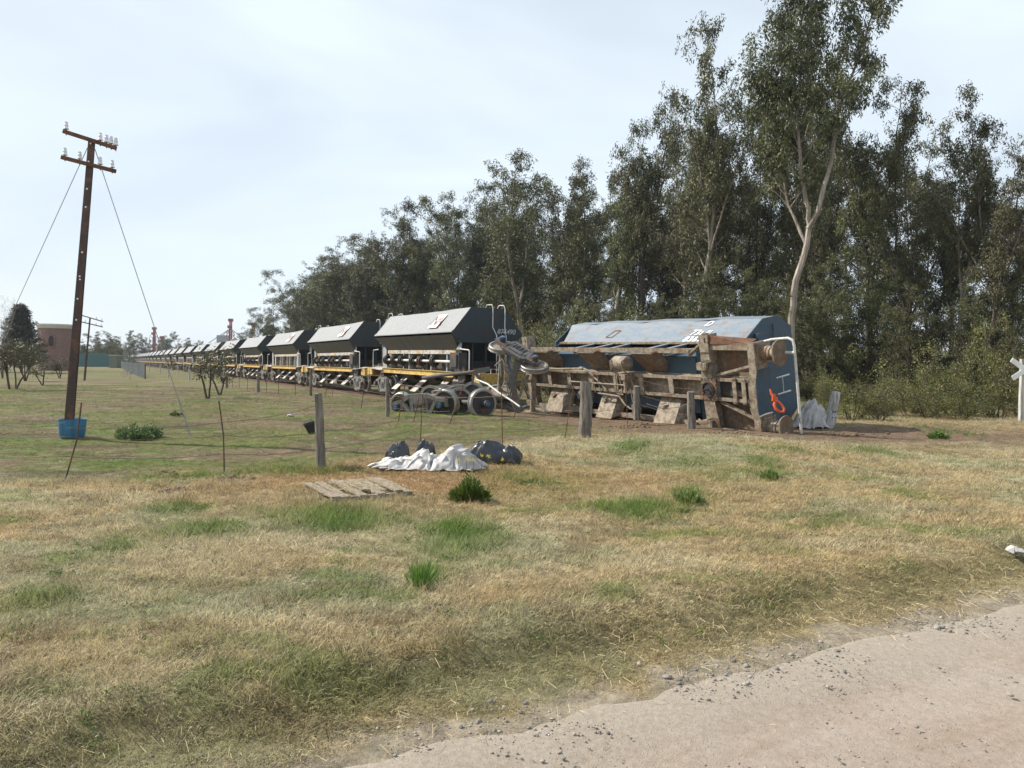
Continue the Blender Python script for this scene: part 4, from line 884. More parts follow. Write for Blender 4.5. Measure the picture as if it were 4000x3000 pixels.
# wires through the supports in order, at three heights
sup = [Vector((-13, 8.9, hz(-13, 8.9))), rods1[0], rods1[1], posts1[0][0], rods1[2], rods1[3], rods1[4], posts1[1][0], rods1[5], posts1[2][0], posts1[3][0]]
for j, hh in enumerate((.30, .56, .98)):
    for i in range(len(sup) - 1):
        if j == 2 and i in (0, 1, 2): hh_ = .62 + .2 * (i / 3)
        else: hh_ = hh
        mb = MB(); barbed(mb, wire_pts(sup[i] + Vector((0, -.02, hh_)), sup[i + 1] + Vector((0, -.02, hh if not (j == 2 and i < 2) else .75)), .05, 14, i * 7 + j)); addf(mb, 'barbed_wire', M['wire'], f1, bf)
mb = MB(); b_ = posts1[3][0]
for z in (.32, .62, .66): mb.tube([b_ + Vector((.075 * math.cos(a), .075 * math.sin(a), z + .01 * math.sin(3 * a))) for a in [k * .6 for k in range(12)]], .006, 5)
mb.tube([b_ + Vector((-.07, -.03, .64)), b_ + Vector((-.4, -.3, .52)), b_ + Vector((-.9, -.5, .50)), b_ + Vector((-1.3, -.7, .62))], .009, 5); addf(mb, 'wire_tie', M['guy'], f1, bf)
# second fence beside the track
f2 = thing('wire_fence', 'long wire fence of thin posts and leaning rods running beside the wagon line', 'fence', (-3.9, 23, 0)); bf2 = Vector((-3.9, 23, 0)); sup2 = []
def f2add(bx, by, tx, ty, r, nm, mt):
    b_ = onG(bx, by); tp = topof(tx, ty, b_)
    if r > .03: addf(post_mb(b_, tp, r, int(bx)), nm, M[mt], f2, bf2)
    else: mb = MB(); mb.tube([b_ - Vector((0, 0, .1)), b_, tp], r, 5); addf(mb, nm, M[mt], f2, bf2)
    sup2.append((b_, tp))
for a in ((740, 1487, 740, 1429, .07, 'post', 'palewood'), (768, 1490, 768, 1455, .012, 'dropper', 'rust'), (800, 1495, 800, 1456, .012, 'dropper', 'rust'), (885, 1513, 885, 1458, .07, 'post', 'wood'), (908, 1516, 908, 1470, .012, 'dropper', 'rust'), (935, 1517, 935, 1472, .012, 'dropper', 'rust'), (967, 1526, 967, 1480, .012, 'dropper', 'rust'), (1009, 1533, 1009, 1451, .075, 'post', 'wood'), (1041, 1536, 1041, 1483, .012, 'dropper', 'rust'), (1088, 1541, 1087, 1490, .012, 'dropper', 'rust'), (1154, 1543, 1153, 1451, .014, 'dropper', 'rust'),
          (1214, 1547, 1214, 1444, .06, 'post', 'wood'), (1272, 1548, 1278, 1482, .012, 'dropper', 'rust'), (1298, 1549, 1304, 1484, .012, 'dropper', 'rust'), (1411, 1598, 1424, 1496, .013, 'dropper', 'rust'), (1514, 1628, 1513, 1478, .062, 'post', 'wood'), (1556, 1644, 1582, 1501, .013, 'dropper', 'rust'), (1615, 1650, 1637, 1549, .013, 'dropper', 'rust'), (1755, 1658, 1810, 1506, .015, 'dropper', 'rust'), (2007, 1634, 2027, 1560, .014, 'dropper', 'rust')):
    f2add(*a)
for x, y, h_ in ((658, 1476, 48), (694, 1468, 42), (626, 1456, 30), (583, 1455, 36), (567, 1480, 56), (603, 1440, 18), (550, 1436, 18)):
    f2add(x, y, x, y - h_, .05, 'post', 'palewood' if x != 567 else 'pole')
for i in range(19):
    for hh in (.35, .7):
        mb = MB(); a, b_ = sup2[i][0], sup2[i + 1][0]; barbed(mb, wire_pts(a + Vector((0, 0, hh)), b_ + Vector((0, 0, hh)), .03, 6, i), .0035, False); addf(mb, 'fence_wire', M['wire'], f2, bf2)
# white mesh panels farther off
f3 = thing('mesh_fence', 'pale wire mesh fence panels left of the far end of the train', 'fence', onG(560, 1478)); o3 = f3.location.copy()
pf = [onG(x, y) for x, y in ((563, 1479), (540, 1470), (518, 1460), (500, 1452), (485, 1443), (470, 1436))]
for i in range(len(pf) - 1):
    a, b_ = pf[i], pf[i + 1]; H_ = 1.35; mb = MB(); n = 14
    for k in range(n + 1): q = a.lerp(b_, k / n) - o3; mb.bar(q, q + Vector((0, 0, H_)), .03, .03)
    for k in range(7): mb.bar(a - o3 + Vector((0, 0, .1 + k * .2)), b_ - o3 + Vector((0, 0, .1 + k * .2)), .02, .02)
    mb.build('mesh_panel', M['post'], f3)
# whitewashed post at the right
b_ = onG(3238, 1672); wp = post_mb(b_, topof(3268, 1530, b_), .125, 8, 14); o = wp.build('whitewashed_post', M['palewood'], None, True); tag(o, 'thick whitewashed wooden post with bolt holes leaning right of the wreck', 'post')
mb = MB()
for z, dx in ((.30, -.03), (.30, .045), (.46, -.035), (.46, .035)): mb.cyl(b_ + Vector((dx + z * .18, -.155, z)), b_ + Vector((dx + z * .18, -.05, z)), .016, 8)
bo = mb.build('bolt_hole', M['black'], o)

# ------------------------------------------------------------------ telegraph poles
def telegraph(base, top, arms, label, s=1.0, guy=None):
    t = thing('telegraph_pole', label, 'pole', base, group=None); ax = (top - base); L_ = ax.length; ax.normalize()
    xr = Vector((.97, .25, 0)); xr = (xr - ax * xr.dot(ax)).normalized(); yr_ = ax.cross(xr)
    def P(a, b_, c): return ax * a + xr * b_ + yr_ * c
    mb = MB(); w0_, w1_ = .08 * s, .055 * s
    for sgn in (-1, 1):                       # the two flanges of the steel pole
        mb.hexa([P(-.1, -w0_, sgn * .04 * s - .012), P(-.1, w0_, sgn * .04 * s - .012), P(-.1, w0_, sgn * .04 * s + .012), P(-.1, -w0_, sgn * .04 * s + .012), P(L_, -w1_, sgn * .03 * s - .012), P(L_, w1_, sgn * .03 * s - .012), P(L_, w1_, sgn * .03 * s + .012), P(L_, -w1_, sgn * .03 * s + .012)])
    mb.hexa([P(-.1, -.012, -.04 * s), P(-.1, .012, -.04 * s), P(-.1, .012, .04 * s), P(-.1, -.012, .04 * s), P(L_ * .98, -.012, -.03 * s), P(L_ * .98, .012, -.03 * s), P(L_ * .98, .012, .03 * s), P(L_ * .98, -.012, .03 * s)])
    mb.build('pole_shaft', M['pole'], t)
    if s > .9:
        for f in (.985, .925, .835, .775, .625, .545, .535, .47, .40):
            mb = MB(); h_ = L_ * f; q = P(h_, random.uniform(-.015, .015), 0); mb.cyl(q - yr_ * .052, q - yr_ * .046, .018, 10); mb.build('punched_hole', M['white'], t)
    for (f, x0, x1, tilt, ins) in arms:
        c = ax * (L_ * f) - yr_ * .075; d = (xr + Vector((0, 0, tilt)) + Vector((0, -.1, 0))).normalized(); mb = MB(); mb.bar(c + d * x0, c + d * x1, .05, .075); ar = mb.build('crossarm', M['rust'], t)
        for k in ins:
            q = c + d * k; mb = MB(); mb.cyl(q + Vector((0, 0, -.06)), q + Vector((0, 0, .12)), .010, 6); mb.build('insulator_pin', M['rust'], ar)
            mb = MB(); mb.lathe([(.001, .21), (.025, .205), (.032, .185), (.026, .165), (.036, .15), (.036, .12), (.030, .11), (.044, .075), (.05, .06), (.03, .06), (.001, .07)], q, (0, 0, 1), 12); mb.build('insulator', M['porc'], ar, True)
    return t, P, L_
base = onG(265, 1715); top = topof(359, 545, base)
t, P, L_ = telegraph(base, top, ((.995, -.53, .50, -.20, (-.47, .19, .31, .40, .49)), (.915, -.52, .52, -.14, (-.45, -.17, .22, .45))), 'tall rusty steel telegraph pole with two crossarms rising out of the blue tub')
mb = MB(); gw = onG(746, 1706) - base; a = P(L_ * .97, .07, 0); pts = [a.lerp(gw, k / 12) - Vector((0, 0, .35 * 4 * (k / 12) * (1 - k / 12) * .0)) for k in range(13)]; mb.tube(pts, .008, 5); mb.tube([a.lerp(gw, .86), gw], .011, 6); mb.build('guy_wire', M['guy'], t)
mb = MB(); a = P(L_ * .97, -.07, 0); e = at(40, 1240, 22) - base; e2 = a + (e - a) * 1.42; mb.tube([a.lerp(e2, k / 12) for k in range(13)], .008, 5); mb.build('guy_wire', M['guy'], t)
b2 = onG(330, 1487); t2, *_ = telegraph(b2, topof(352, 1240, b2), ((.995, -.95, 1.0, -.20, (-.8, .5, .9)), (.90, -.95, 1.0, -.14, (-.8, -.3, .5, .9))), 'smaller distant telegraph pole beside the brick tower', .85)
# blue tub
mb = MB(); c = base + Vector((.03, .10, 0)); mb.lathe([(.001, 0), (.16, .0), (.205, .02), (.232, .07), (.258, .38), (.266, .388), (.266, .40), (.25, .40), (.244, .38), (.22, .08), (.001, .05)], c, (0, 0, 1), 28)
o = mb.build('blue_tub', M['tub'], None, True); tag(o, 'faded blue plastic tub standing around the foot of the telegraph pole', 'tub')
# bucket hanging on the fence post
q = at(1243, 1668, 11.5); mb = MB(); ax = Vector((.22, .1, -.9)).normalized(); c0 = q + Vector((-.105, 0, .065)); mb.lathe([(.085, .16), (.125, 0), (.133, -.006), (.133, .012), (.122, .012), (.08, .155), (.001, .155), (.001, .165), (.085, .165)], c0, ax, 20)
mb.tube([c0 + Vector((-.12, 0, 0)), c0 + Vector((0, -.1, .06)), c0 + Vector((.12, 0, -.02))], .004, 5)
o = mb.build('black_bucket', M['bucket'], None, True); tag(o, 'black rubber bucket hanging tilted from the grey fence post', 'bucket')

# ------------------------------------------------------------------ crossing sign at the right edge
b_ = onG(3975, 1615); b_ = at(3990, 1610, 24.0); b_.z = hz(b_.x, b_.y)
cs = thing('crossing_sign', 'white railway crossing sign on a whitewashed post at the right edge', 'sign', b_)
mb = MB(); mb.b(-.07, .07, -.06, .06, -.1, 2.05); mb.build('sign_post', M['palewood'], cs)
for s in (1, -1): mb = MB(); mb.bar((-.42 * s + .04, -.08 - .01 * s, 1.42), (.46 * s + .04, -.08 - .01 * s, 2.02), .02, .16, (0, 0, 1)); mb.build('sign_arm', M['white'], cs)

# ------------------------------------------------------------------ brick tower, shed, wall, grain plant
def brickmat():
    m, t, p = newmat('red_brick_masonry'); tcn = N(t, 'ShaderNodeTexCoord'); br = N(t, 'ShaderNodeTexBrick'); br.inputs['Scale'].default_value = 1
    sx_ = N(t, 'ShaderNodeSeparateXYZ'); t.links.new(tcn.outputs['Object'], sx_.inputs[0]); at2 = N(t, 'ShaderNodeMath', operation='ARCTAN2'); t.links.new(sx_.outputs[0], at2.inputs[0]); t.links.new(sx_.outputs[1], at2.inputs[1])
    mu = N(t, 'ShaderNodeMath', operation='MULTIPLY'); mu.inputs[1].default_value = 2.7; t.links.new(at2.outputs[0], mu.inputs[0]); cb = N(t, 'ShaderNodeCombineXYZ'); t.links.new(mu.outputs[0], cb.inputs[0]); t.links.new(sx_.outputs[2], cb.inputs[1]); t.links.new(cb.outputs[0], br.inputs['Vector'])
    br.inputs['Color1'].default_value = (.21, .105, .085, 1); br.inputs['Color2'].default_value = (.27, .15, .12, 1); br.inputs['Mortar'].default_value = (.30, .25, .22, 1); br.inputs['Brick Width'].default_value = .27; br.inputs['Row Height'].default_value = .08; br.inputs['Mortar Size'].default_value = .008
    c = mixc(t, ramp(t, noi(t, tcn.outputs['Object'], .8, 5), .4, .7, 0, .6), br.outputs[0], (.15, .10, .09)); t.links.new(c, p.inputs['Base Color']); p.inputs['Roughness'].default_value = .9; return m
M['brick'] = brickmat(); M['cream'] = flat('cream_render', (.62, .58, .50)); M['shed'] = flat('dull_green_sheet', (.13, .15, .11)); M['greenwall'] = flat('teal_green_netting', (.045, .13, .13), var=.3)
M['conc'] = flat('grey_concrete', (.33, .33, .32)); M['silo'] = flat('galvanised_silo_steel', (.35, .38, .42), met=.2, rough=.5); M['redsteel'] = flat('red_painted_lattice_steel', (.33, .07, .055), var=.2)
Yt = 105; c = at(226, 1400, Yt); rT = 137 / F * Yt / 2; zt = at(226, 1268, Yt).z
tw = thing('brick_water_tower', 'round red brick water tower base with a pale cornice and arched window', 'tower', (c.x, c.y, 0), R(12))
mb = MB(); n = 40; rows = [0, 2.4, 4.6, zt - .6]
mb.lathe([(rT * 1.01, -.3), (rT, .6), (rT * .98, zt - .55)], (0, 0, 0), (0, 0, 1), n); mb.build('tower_wall', M['brick'], tw, True)
mb = MB(); mb.lathe([(rT * .98, zt - .62), (rT * 1.03, zt - .55), (rT * 1.05, zt - .25), (rT * 1.07, zt - .2), (rT * 1.07, zt), (.01, zt + .05)], (0, 0, 0), (0, 0, 1), n); mb.build('cornice', M['cream'], tw, True)
wa = math.atan2(-1, .25) - R(12); 
def TWp(a, r, z): return Vector((math.cos(a) * r, math.sin(a) * r, z))
mb = MB(); zc = at(235, 1335, Yt).z; pts = [TWp(wa + k, rT * .97, z) for k, z in ((-.16, zc - .75), (.16, zc - .75), (.16, zc + .45), (.09, zc + .75), (0, zc + .85), (-.09, zc + .75), (-.16, zc + .45))]
wn = MB(); wn.plate([p_ * 1.0 + Vector((math.cos(wa), math.sin(wa), 0)) * .12 for p_ in pts], .05); wf_ = wn.build('window', M['black'], tw)
mb = MB()
for i in range(len(pts)): a = pts[i] + Vector((math.cos(wa), math.sin(wa), 0)) * .2; b_ = pts[(i + 1) % len(pts)] + Vector((math.cos(wa), math.sin(wa), 0)) * .2; mb.bar(a, b_, .14, .16)
mb.build('window_surround', M['brick'], wf_)
c = at(450, 1428, 150); c.z = 0; z1 = at(450, 1387, 150).z
sh = thing('small_shed', 'small green sheet metal hut with a flat pale roof beside the mesh fence', 'shed', c); mb = MB(); mb.b(-.75, .75, -.8, .8, 0, z1 - .1); mb.build('wall', M['shed'], sh); mb = MB(); mb.b(-.9, .9, -.95, .95, z1 - .1, z1); mb.build('roof', M['cream'], sh)
a, b_ = at(300, 1400, 172), at(440, 1403, 172); mb = MB(); mb.b(a.x, b_.x, 171.9, 172, -.3, at(380, 1380, 172).z)
gw_ = thing('green_wall', 'long teal green netting wall behind the small hut', 'wall', (a.x, 172, 0)); mb.v = [tuple(Vector(v) - gw_.location) for v in mb.v]; mb.build('netting_panel', M['greenwall'], gw_)
# grain plant: two elevator towers and two legs, silo roof, bins
def elevator(px, top_py, Yd, label, wd, legs, nw=2):
    c = at(px, 1400, Yd); zt = at(px, top_py, Yd).z; t = thing('grain_elevator', label, 'grain elevator', (c.x, c.y, 0)); mb = MB()
    for x in (-wd, wd):
        for y in (-wd, wd): mb.bar((x, y, 0), (x, y, zt * .74), .14, .14)
    z = 0; k = 0
    while z < zt * .70:
        for s in (-1, 1): mb.bar((-wd * (1 if k % 2 else -1), s * wd, z), (wd * (1 if k % 2 else -1), s * wd, z + 2 * wd), .12, .12); mb.bar((-wd, s * wd, z), (wd, s * wd, z), .12, .12)
        z += 2 * wd; k += 1
    mb.build('lattice_tower', M['redsteel'], t); mb = MB(); mb.b(-.35, -.05, -.3, .3, 0, zt); mb.b(.25, .5, -.3, .3, 0, zt); mb.b(-.9, .3, -.6, .6, zt * .80, zt * .86); mb.b(-.7, .8, -.5, .5, zt - 1.0, zt); mb.build('elevator_head', M['redsteel'], t)
    mb = MB()
    for lxp, lyp in legs: e = at(lxp, lyp, Yd) - c; mb.bar((0, 0, zt * .80), (e.x, 0, e.z + c.z), .2, .2)
    mb.build('spout_pipe', M['silo'], t); return t
elevator(900, 1245, 260, 'red lattice grain elevator tower, tallest, right of centre above the train', .9, [(815, 1340), (870, 1310), (880, 1318), (918, 1310), (955, 1328)])
elevator(988, 1260, 260, 'red lattice grain elevator tower nearest the eucalyptus wood', .7, [(935, 1325), (945, 1325), (955, 1325), (925, 1318)])
elevator(602, 1278, 300, 'red grain elevator head above the far wagons at the left', 1.2, [(640, 1340)])
elevator(632, 1313, 300, 'lower red grain elevator beside the left one', 1.2, [(650, 1350)])
def silo(px, py, Yd, wpx, label, cone=.4):
    c = at(px, 1400, Yd); r = wpx / F * Yd / 2; z = at(px, py, Yd).z; t = thing('grain_silo', label, 'silo', (c.x, c.y, 0)); mb = MB(); mb.lathe([(r, 0), (r, z * (1 - cone * .5))], (0, 0, 0), (0, 0, 1), 24); mb.build('silo_wall', M['silo'], t, True); mb = MB(); mb.lathe([(r * 1.04, z * (1 - cone * .5)), (r * .12, z), (.01, z)], (0, 0, 0), (0, 0, 1), 24); mb.build('silo_roof', M['silo'], t, True)
silo(915, 1317, 270, 50, 'grey grain silo with a conical roof under the tallest red tower', .35); silo(655, 1352, 310, 70, 'low pale silo behind the far wagons at the left'); silo(700, 1352, 330, 50, 'second low silo behind the far wagons', .3)
c = at(870, 1400, 265); zt = at(870, 1310, 265).z; t = thing('loading_bin', 'pale grey square loading bin on legs left of the tallest red tower', 'bin', (c.x, c.y, 0)); mb = MB(); mb.b(-1.6, 1.6, -1.6, 1.6, zt * .62, zt); mb.build('bin_box', M['silo'], t); mb = MB()
for x in (-1.4, 1.4):
    for y in (-1.4, 1.4): mb.b(x - .12, x + .12, y - .12, y + .12, 0, zt * .62)
mb.build('leg', M['silo'], t)
c = at(668, 1400, 320); t = thing('grain_shed', 'long low red roofed shed at the foot of the left grain elevators', 'shed', (c.x, c.y, 0)); z = at(668, 1357, 320).z; mb = MB(); mb.b(-5, 5, -3, 3, 0, z * .75); mb.build('wall', M['conc'], t); mb = MB(); mb.prism([(-3.3, z * .75), (3.3, z * .75), (0, z)], -5.3, 5.3, 'x'); mb.build('roof', M['redsteel'], t)
# white litter
for px, py, s, lb in ((1137, 1627, .10, 'small scrap of white plastic lying in the pasture behind the bucket post'), (240, 1605, .05, 'tiny white scrap in the grass left of the telegraph pole'), (3975, 2165, .07, 'crumpled clear plastic bottle piece on the grass at the right edge')):
    q = onG(px, py); mb = MB(); rr = random.Random(px); mb.lathe([(.001, .0), (s, .01), (s * .8, s * .5), (s * .3, s * .7), (.001, s * .6)], q, (0, 0, 1), 9)
    mb.v = [(v[0] + rr.uniform(-.5, .5) * s, v[1] + rr.uniform(-.5, .5) * s, max(q.z, v[2] + rr.uniform(-.4, .4) * s)) for v in mb.v]; o = mb.build('plastic_litter', M['white_tarp']); tag(o, lb, 'litter')
# ------------------------------------------------------------------ trees
def perp(d, rr):
    t = Vector((rr.gauss(0, 1), rr.gauss(0, 1), rr.gauss(0, 1))); return (t - d * t.dot(d)).normalized()
class Tree:
    def __init__(s, seed): s.rr = random.Random(seed); s.w = MB(); s.tips = []
    def limb(s, p, d, L, r, n=7, wob=.10, up=.08, rend=.45):
        rr = s.rr; pts = [Vector(p)]; rs = [r]; d = Vector(d).normalized(); dirs = [d.copy()]
        for i in range(n):
            d = (d + perp(d, rr) * wob * rr.random() + Vector((0, 0, up))).normalized(); pts.append(pts[-1] + d * (L / n)); rs.append(r * (1 - (1 - rend) * (i + 1) / n)); dirs.append(d.copy())
        s.w.tube(pts, rs, 8 if r > .12 else 6 if r > .05 else 4 if r > .02 else 3); return pts, rs, dirs
def sample(pts, f):
    k = f * (len(pts) - 1); i = min(int(k), len(pts) - 2); return pts[i].lerp(pts[i + 1], k - i)
def crown_branches(T_, subs, H, spread, base_br, dens=1.0):
    rr = T_.rr
    for pts, rs, f0, f1, nb in subs:
        nb = int(nb * dens)
        for i in range(nb):
            f = f0 + (f1 - f0) * (i + rr.random()) / nb; st = sample(pts, min(f, .995)); h = st.z / H
            if h < base_br: continue
            a = rr.uniform(0, 6.28); el = rr.uniform(.5, 1.3)
            L_ = spread * (1.05 - .70 * max(0, (h - .35) / .65)) * rr.uniform(.4, 1.0)
            bp, br_, bd = T_.limb(st, Vector((math.cos(a), math.sin(a), el)), L_, max(.016, rs[min(len(rs) - 1, int(f * (len(rs) - 1)))] * .38), 6, .25, .07, .3)
            for m_ in range(rr.randint(3, 6)):
                ff = rr.uniform(.30, 1.0); s2 = sample(bp, ff * .999); a2 = rr.uniform(0, 6.28)
                q, _, _ = T_.limb(s2, bd[3] + Vector((math.cos(a2), math.sin(a2), rr.uniform(-.2, .7))) * .8, rr.uniform(.5, 1.4), .012, 3, .3, -.03, .5)
                ti = rr.random(); T_.tips.append((q[-1], rr.uniform(.22, .46), ti)); T_.tips.append((q[2], rr.uniform(.16, .30), ti)); T_.tips.append((q[-1] + Vector((rr.gauss(0, .2), rr.gauss(0, .2), -.5)), rr.uniform(.18, .34), ti))
        for m_ in (-1, -2, -3): T_.tips.append((pts[m_], .42, rr.random()))
def eucalyptus(seed, H=20., fork=.35, k=3, spread=3.0, r0=.22, lean=.05, base_br=.25, base_clump=0):
    T_ = Tree(seed); rr = T_.rr
    d0 = Vector((rr.uniform(-1, 1) * lean, rr.uniform(-1, 1) * lean, 1))
    tp, tr_, td = T_.limb((0, 0, -.3), d0, H * fork, r0, 7, .14, .03, .7)
    leaders = []
    az = rr.uniform(0, 6.28)
    for j in range(k):
        a = az + j * 6.283 / k + rr.uniform(-.5, .5); sp = rr.uniform(.10, .32) if j else rr.uniform(.02, .10); st = tp[-1] if j < 2 else sample(tp, rr.uniform(.75, 1))
        L_ = (H - st.z) * (1.0 if j == 0 else rr.uniform(.62, .95)); leaders.append(T_.limb(st, td[-1] + Vector((math.cos(a) * sp, math.sin(a) * sp, 0)), L_, tr_[-1] * (.75 if j == 0 else rr.uniform(.45, .68)), 10, .16, .05, .12))
    crown_branches(T_, [(l[0], l[1], .06, 1.0, 15) for l in leaders], H, spread, base_br)
    tt = list(T_.tips); crown_branches(T_, [(tp, tr_, .6, .98, 4)], H, spread, base_br)
    for j in range(base_clump):
        a = rr.uniform(0, 6.28); st = sample(tp, rr.uniform(.15, .8)); bp, _, _ = T_.limb(st, Vector((math.cos(a), math.sin(a), .3)), rr.uniform(1.2, 3.2), .03, 5, .25, .03, .4)
        for f in (.4, .6, .8, 1.): T_.tips.append((sample(bp, f * .99), .55, rr.random()))
    return T_
def pathlimb(T_, pts, r0, r1):
    pts = [Vector(p) for p in pts]; P_ = []
    for i in range(len(pts) - 1):
        for k in range(3): P_.append(pts[i].lerp(pts[i + 1], k / 3) + Vector((T_.rr.gauss(0, .03), T_.rr.gauss(0, .05), 0)))
    P_.append(pts[-1]); n = len(P_); rs = [r0 + (r1 - r0) * i / (n - 1) for i in range(n)]; T_.w.tube(P_, rs, 8); return P_, rs
def leaves(name, tips, per, lw, mat, seed, droop=1.0, flatten=.75):
    rg = np.random.default_rng(seed); C_ = np.array([list(t[0]) for t in tips]); Rr = np.array([t[1] for t in tips]); Ti = np.array([t[2] for t in tips])
    cnt = np.maximum(3, (per * (Rr / .45) ** 2).astype(int)); idx = np.repeat(np.arange(len(tips)), cnt); n = len(idx)
    off = rg.normal(size=(n, 3)); off /= np.linalg.norm(off, axis=1, keepdims=True); off *= (rg.random((n, 1)) ** .45) * Rr[idx][:, None]; off[:, 2] *= flatten
    c = C_[idx] + off
    d = rg.normal(size=(n, 3)) * .75; d[:, 2] -= droop; d /= np.linalg.norm(d, axis=1, keepdims=True)
    s = np.cross(d, rg.normal(size=(n, 3))); s /= np.linalg.norm(s, axis=1, keepdims=True)
    L_ = lw[0] * rg.uniform(.6, 1.25, (n, 1)); W = lw[1] * rg.uniform(.6, 1.3, (n, 1))
    V = np.stack([c, c + d * L_ * .5 + s * W, c + d * L_, c + d * L_ * .5 - s * W], 1).reshape(-1, 3); Q = np.arange(n * 4).reshape(-1, 4)
    tint = np.clip((Ti[idx] ** 1.3) * .7 + rg.random(n) * .3, 0, 1)
    return V, Q, tint
def tree_proto(nm, label, T_, per, lw, bark, leafm, seed, droop=1., flatten=.75, cat='tree', group=None):
    t = thing(nm, label, cat, group=group); T_.w.build('trunk', bark, t, True)
    V, Q, ti = leaves('crown', T_.tips, per, lw, leafm, seed, droop, flatten); npmesh('crown', V, Q, leafm, t, ti); return t
protos = []; TOPS = []
specs = [dict(seed=11, fork=.30, k=3, spread=3.2, base_br=.22), dict(seed=12, fork=.42, k=3, spread=2.8, base_br=.30), dict(seed=13, fork=.25, k=4, spread=3.3, base_br=.2, base_clump=5), dict(seed=14, fork=.36, k=2, spread=3.0, base_br=.28, lean=.2), dict(seed=15, fork=.2, k=4, spread=3.4, base_br=.10, base_clump=12), dict(seed=16, fork=.45, k=3, spread=2.6, base_br=.36, lean=.12)]
for i, sp in enumerate(specs):
    sp['base_br'] = max(.08, sp['base_br'] - .12); sp['base_clump'] = sp.get('base_clump', 0) + 9; T_ = eucalyptus(**sp); TOPS.append(max(p_[0].z for p_ in T_.tips)); t = tree_proto('eucalyptus_tree', 'eucalyptus', T_, 62, (.24, .034), M['bark'] if i in (1, 3) else M['barkd'], M['leaf'], 40 + i, 1., 1.15); t.location = (0, 0, -200); protos.append(t)
used = set()
CHMAP = {t: list(t.children) for t in protos} if False else None
def kids(o): return [x for x in o.children]
def put_tree(i, x, y, H, label, rz=None, sx=1.0, group=None, tilt=(0, 0)):
    pr = protos[i]
    if i not in used: used.add(i); c = pr
    else:
        c = pr.copy(); COL.objects.link(c)
        for ch in PK[i]: k = ch.copy(); COL.objects.link(k); k.parent = c
    c.location = (x, y, hz(x, y) - .05); c.rotation_euler = (tilt[0], tilt[1], rz if rz is not None else random.uniform(0, 6.28)); s = H / TOPS[i]; c.scale = (s * sx, s * sx, s); c['label'] = label
    if group: c['group'] = group
    elif 'group' in c: del c['group']
    return c
bpy.context.view_layer.update()
PK = [list(p.children) for p in protos]
def u_of(px, w_):
    a = math.atan((px - 2000) / F) + TH; return w_ / math.tan(a)
# skyline trees, (px, top py, w, proto, width, description)
sky_t = [(1055, 1240, 33, 4, 1.5, 'lowest dense eucalyptus at the far left end of the wood'), (1105, 1150, 34, 4, 1.3, 'second eucalyptus from the far left end of the wood, bushy'), (1165, 1085, 33, 2, 1.3, 'third eucalyptus from the far end of the wood'), (1235, 1040, 34, 0, 1.3, 'rounded eucalyptus above the fourth upright wagon'), (1310, 1000, 33, 4, 1.2, 'broad eucalyptus rising above the third upright wagon'), (1385, 950, 34, 2, 1.2, 'eucalyptus above the gap between the third and second upright wagons'),
         (1450, 925, 33, 0, 1.15, 'bushy eucalyptus above the second upright wagon'), (1535, 905, 34, 4, 1.1, 'eucalyptus above the left end of the first upright wagon'), (1610, 815, 33, 2, 1.1, 'eucalyptus with clumped crown above the first wagon lettered panel'), (1700, 780, 35, 1, 1.15, 'thin topped eucalyptus in front of taller neighbours over the first wagon'), (1800, 745, 33, 0, 1.1, 'eucalyptus stepping up the skyline over the right end of the first wagon'), (1925, 665, 33, 4, 1.0, 'dense rounded eucalyptus left of the forked leaning trunk'),
         (2080, 615, 34, 3, 1.2, 'wide eucalyptus with a leaning forked trunk above the torn bogie'), (2230, 600, 33, 0, 1.0, 'eucalyptus with flat broad crown left of the tall group'), (2400, 450, 34, 1, .9, 'narrow eucalyptus leading up to the tall group'), (2500, 285, 35, 5, .85, 'slender tall eucalyptus with open crown above the hopper patch'), (2715, 145, 34, 1, .95, 'tall open eucalyptus with pale trunk above the middle of the wreck'), (2850, 300, 36, 5, .85, 'slim eucalyptus with drooping branches beside the dark nest'),
         (2930, 430, 38, 0, .8, 'darker eucalyptus carrying the nest left of the tallest tree'), (3050, 110, 37, 3, 1.0, 'dense eucalyptus filling the space behind the tallest pale forked one'), (3230, 330, 38, 4, .8, 'eucalyptus standing behind the pale leaning trunk'), (3390, 260, 36, 5, .9, 'eucalyptus half hidden behind the tall pale leaning one'), (3560, 310, 35, 0, .95, 'dark eucalyptus with airy branched crown between the tall pair and the right edge'), (3690, 330, 35, 3, .95, 'second dark airy eucalyptus toward the right edge'),
         (3830, 560, 33, 5, .9, 'lower eucalyptus with bare pruned limbs near the right edge'), (3950, 420, 35, 1, 1.0, 'eucalyptus standing at the right edge above the crossing sign'), (4080, 300, 36, 0, 1.0, 'eucalyptus cut by the right edge of the picture')]
for k, (px, py, w_, i, sx, lb) in enumerate(sky_t):
    u = u_of(px, w_); p = T(u, w_); H = at(px, py, p.y).z; put_tree(i, p.x, p.y, H * 1.0, lb, random.Random(px).uniform(0, 6.28), sx * (.95 if px > 2300 else 1.15))
T_ = Tree(123); Yl = 36.5
def tp_(px, py, dy=0): q_ = at(px, py, Yl + dy); return q_ - LB_
LB_ = at(3090, 1300, Yl); LB_.z = -.1
tr1 = pathlimb(T_, [Vector((0, 0, 0)), tp_(3093, 1240), tp_(3109, 1097), tp_(3144, 995), tp_(3160, 893)], .19, .14)
ld1 = pathlimb(T_, [tp_(3160, 893), tp_(3152, 783), tp_(3128, 666), tp_(3116, 501), tp_(3116, 392, .5), tp_(3130, 250, .5), tp_(3110, 90, .6), tp_(3095, -10, .6)], .12, .02)
ld2 = pathlimb(T_, [tp_(3160, 893), tp_(3206, 783, -.3), tp_(3250, 611, -.5), tp_(3269, 454, -.5), tp_(3308, 337, -.5), tp_(3355, 219, -.4), tp_(3402, 78, -.4), tp_(3430, -30, -.4)], .13, .02)
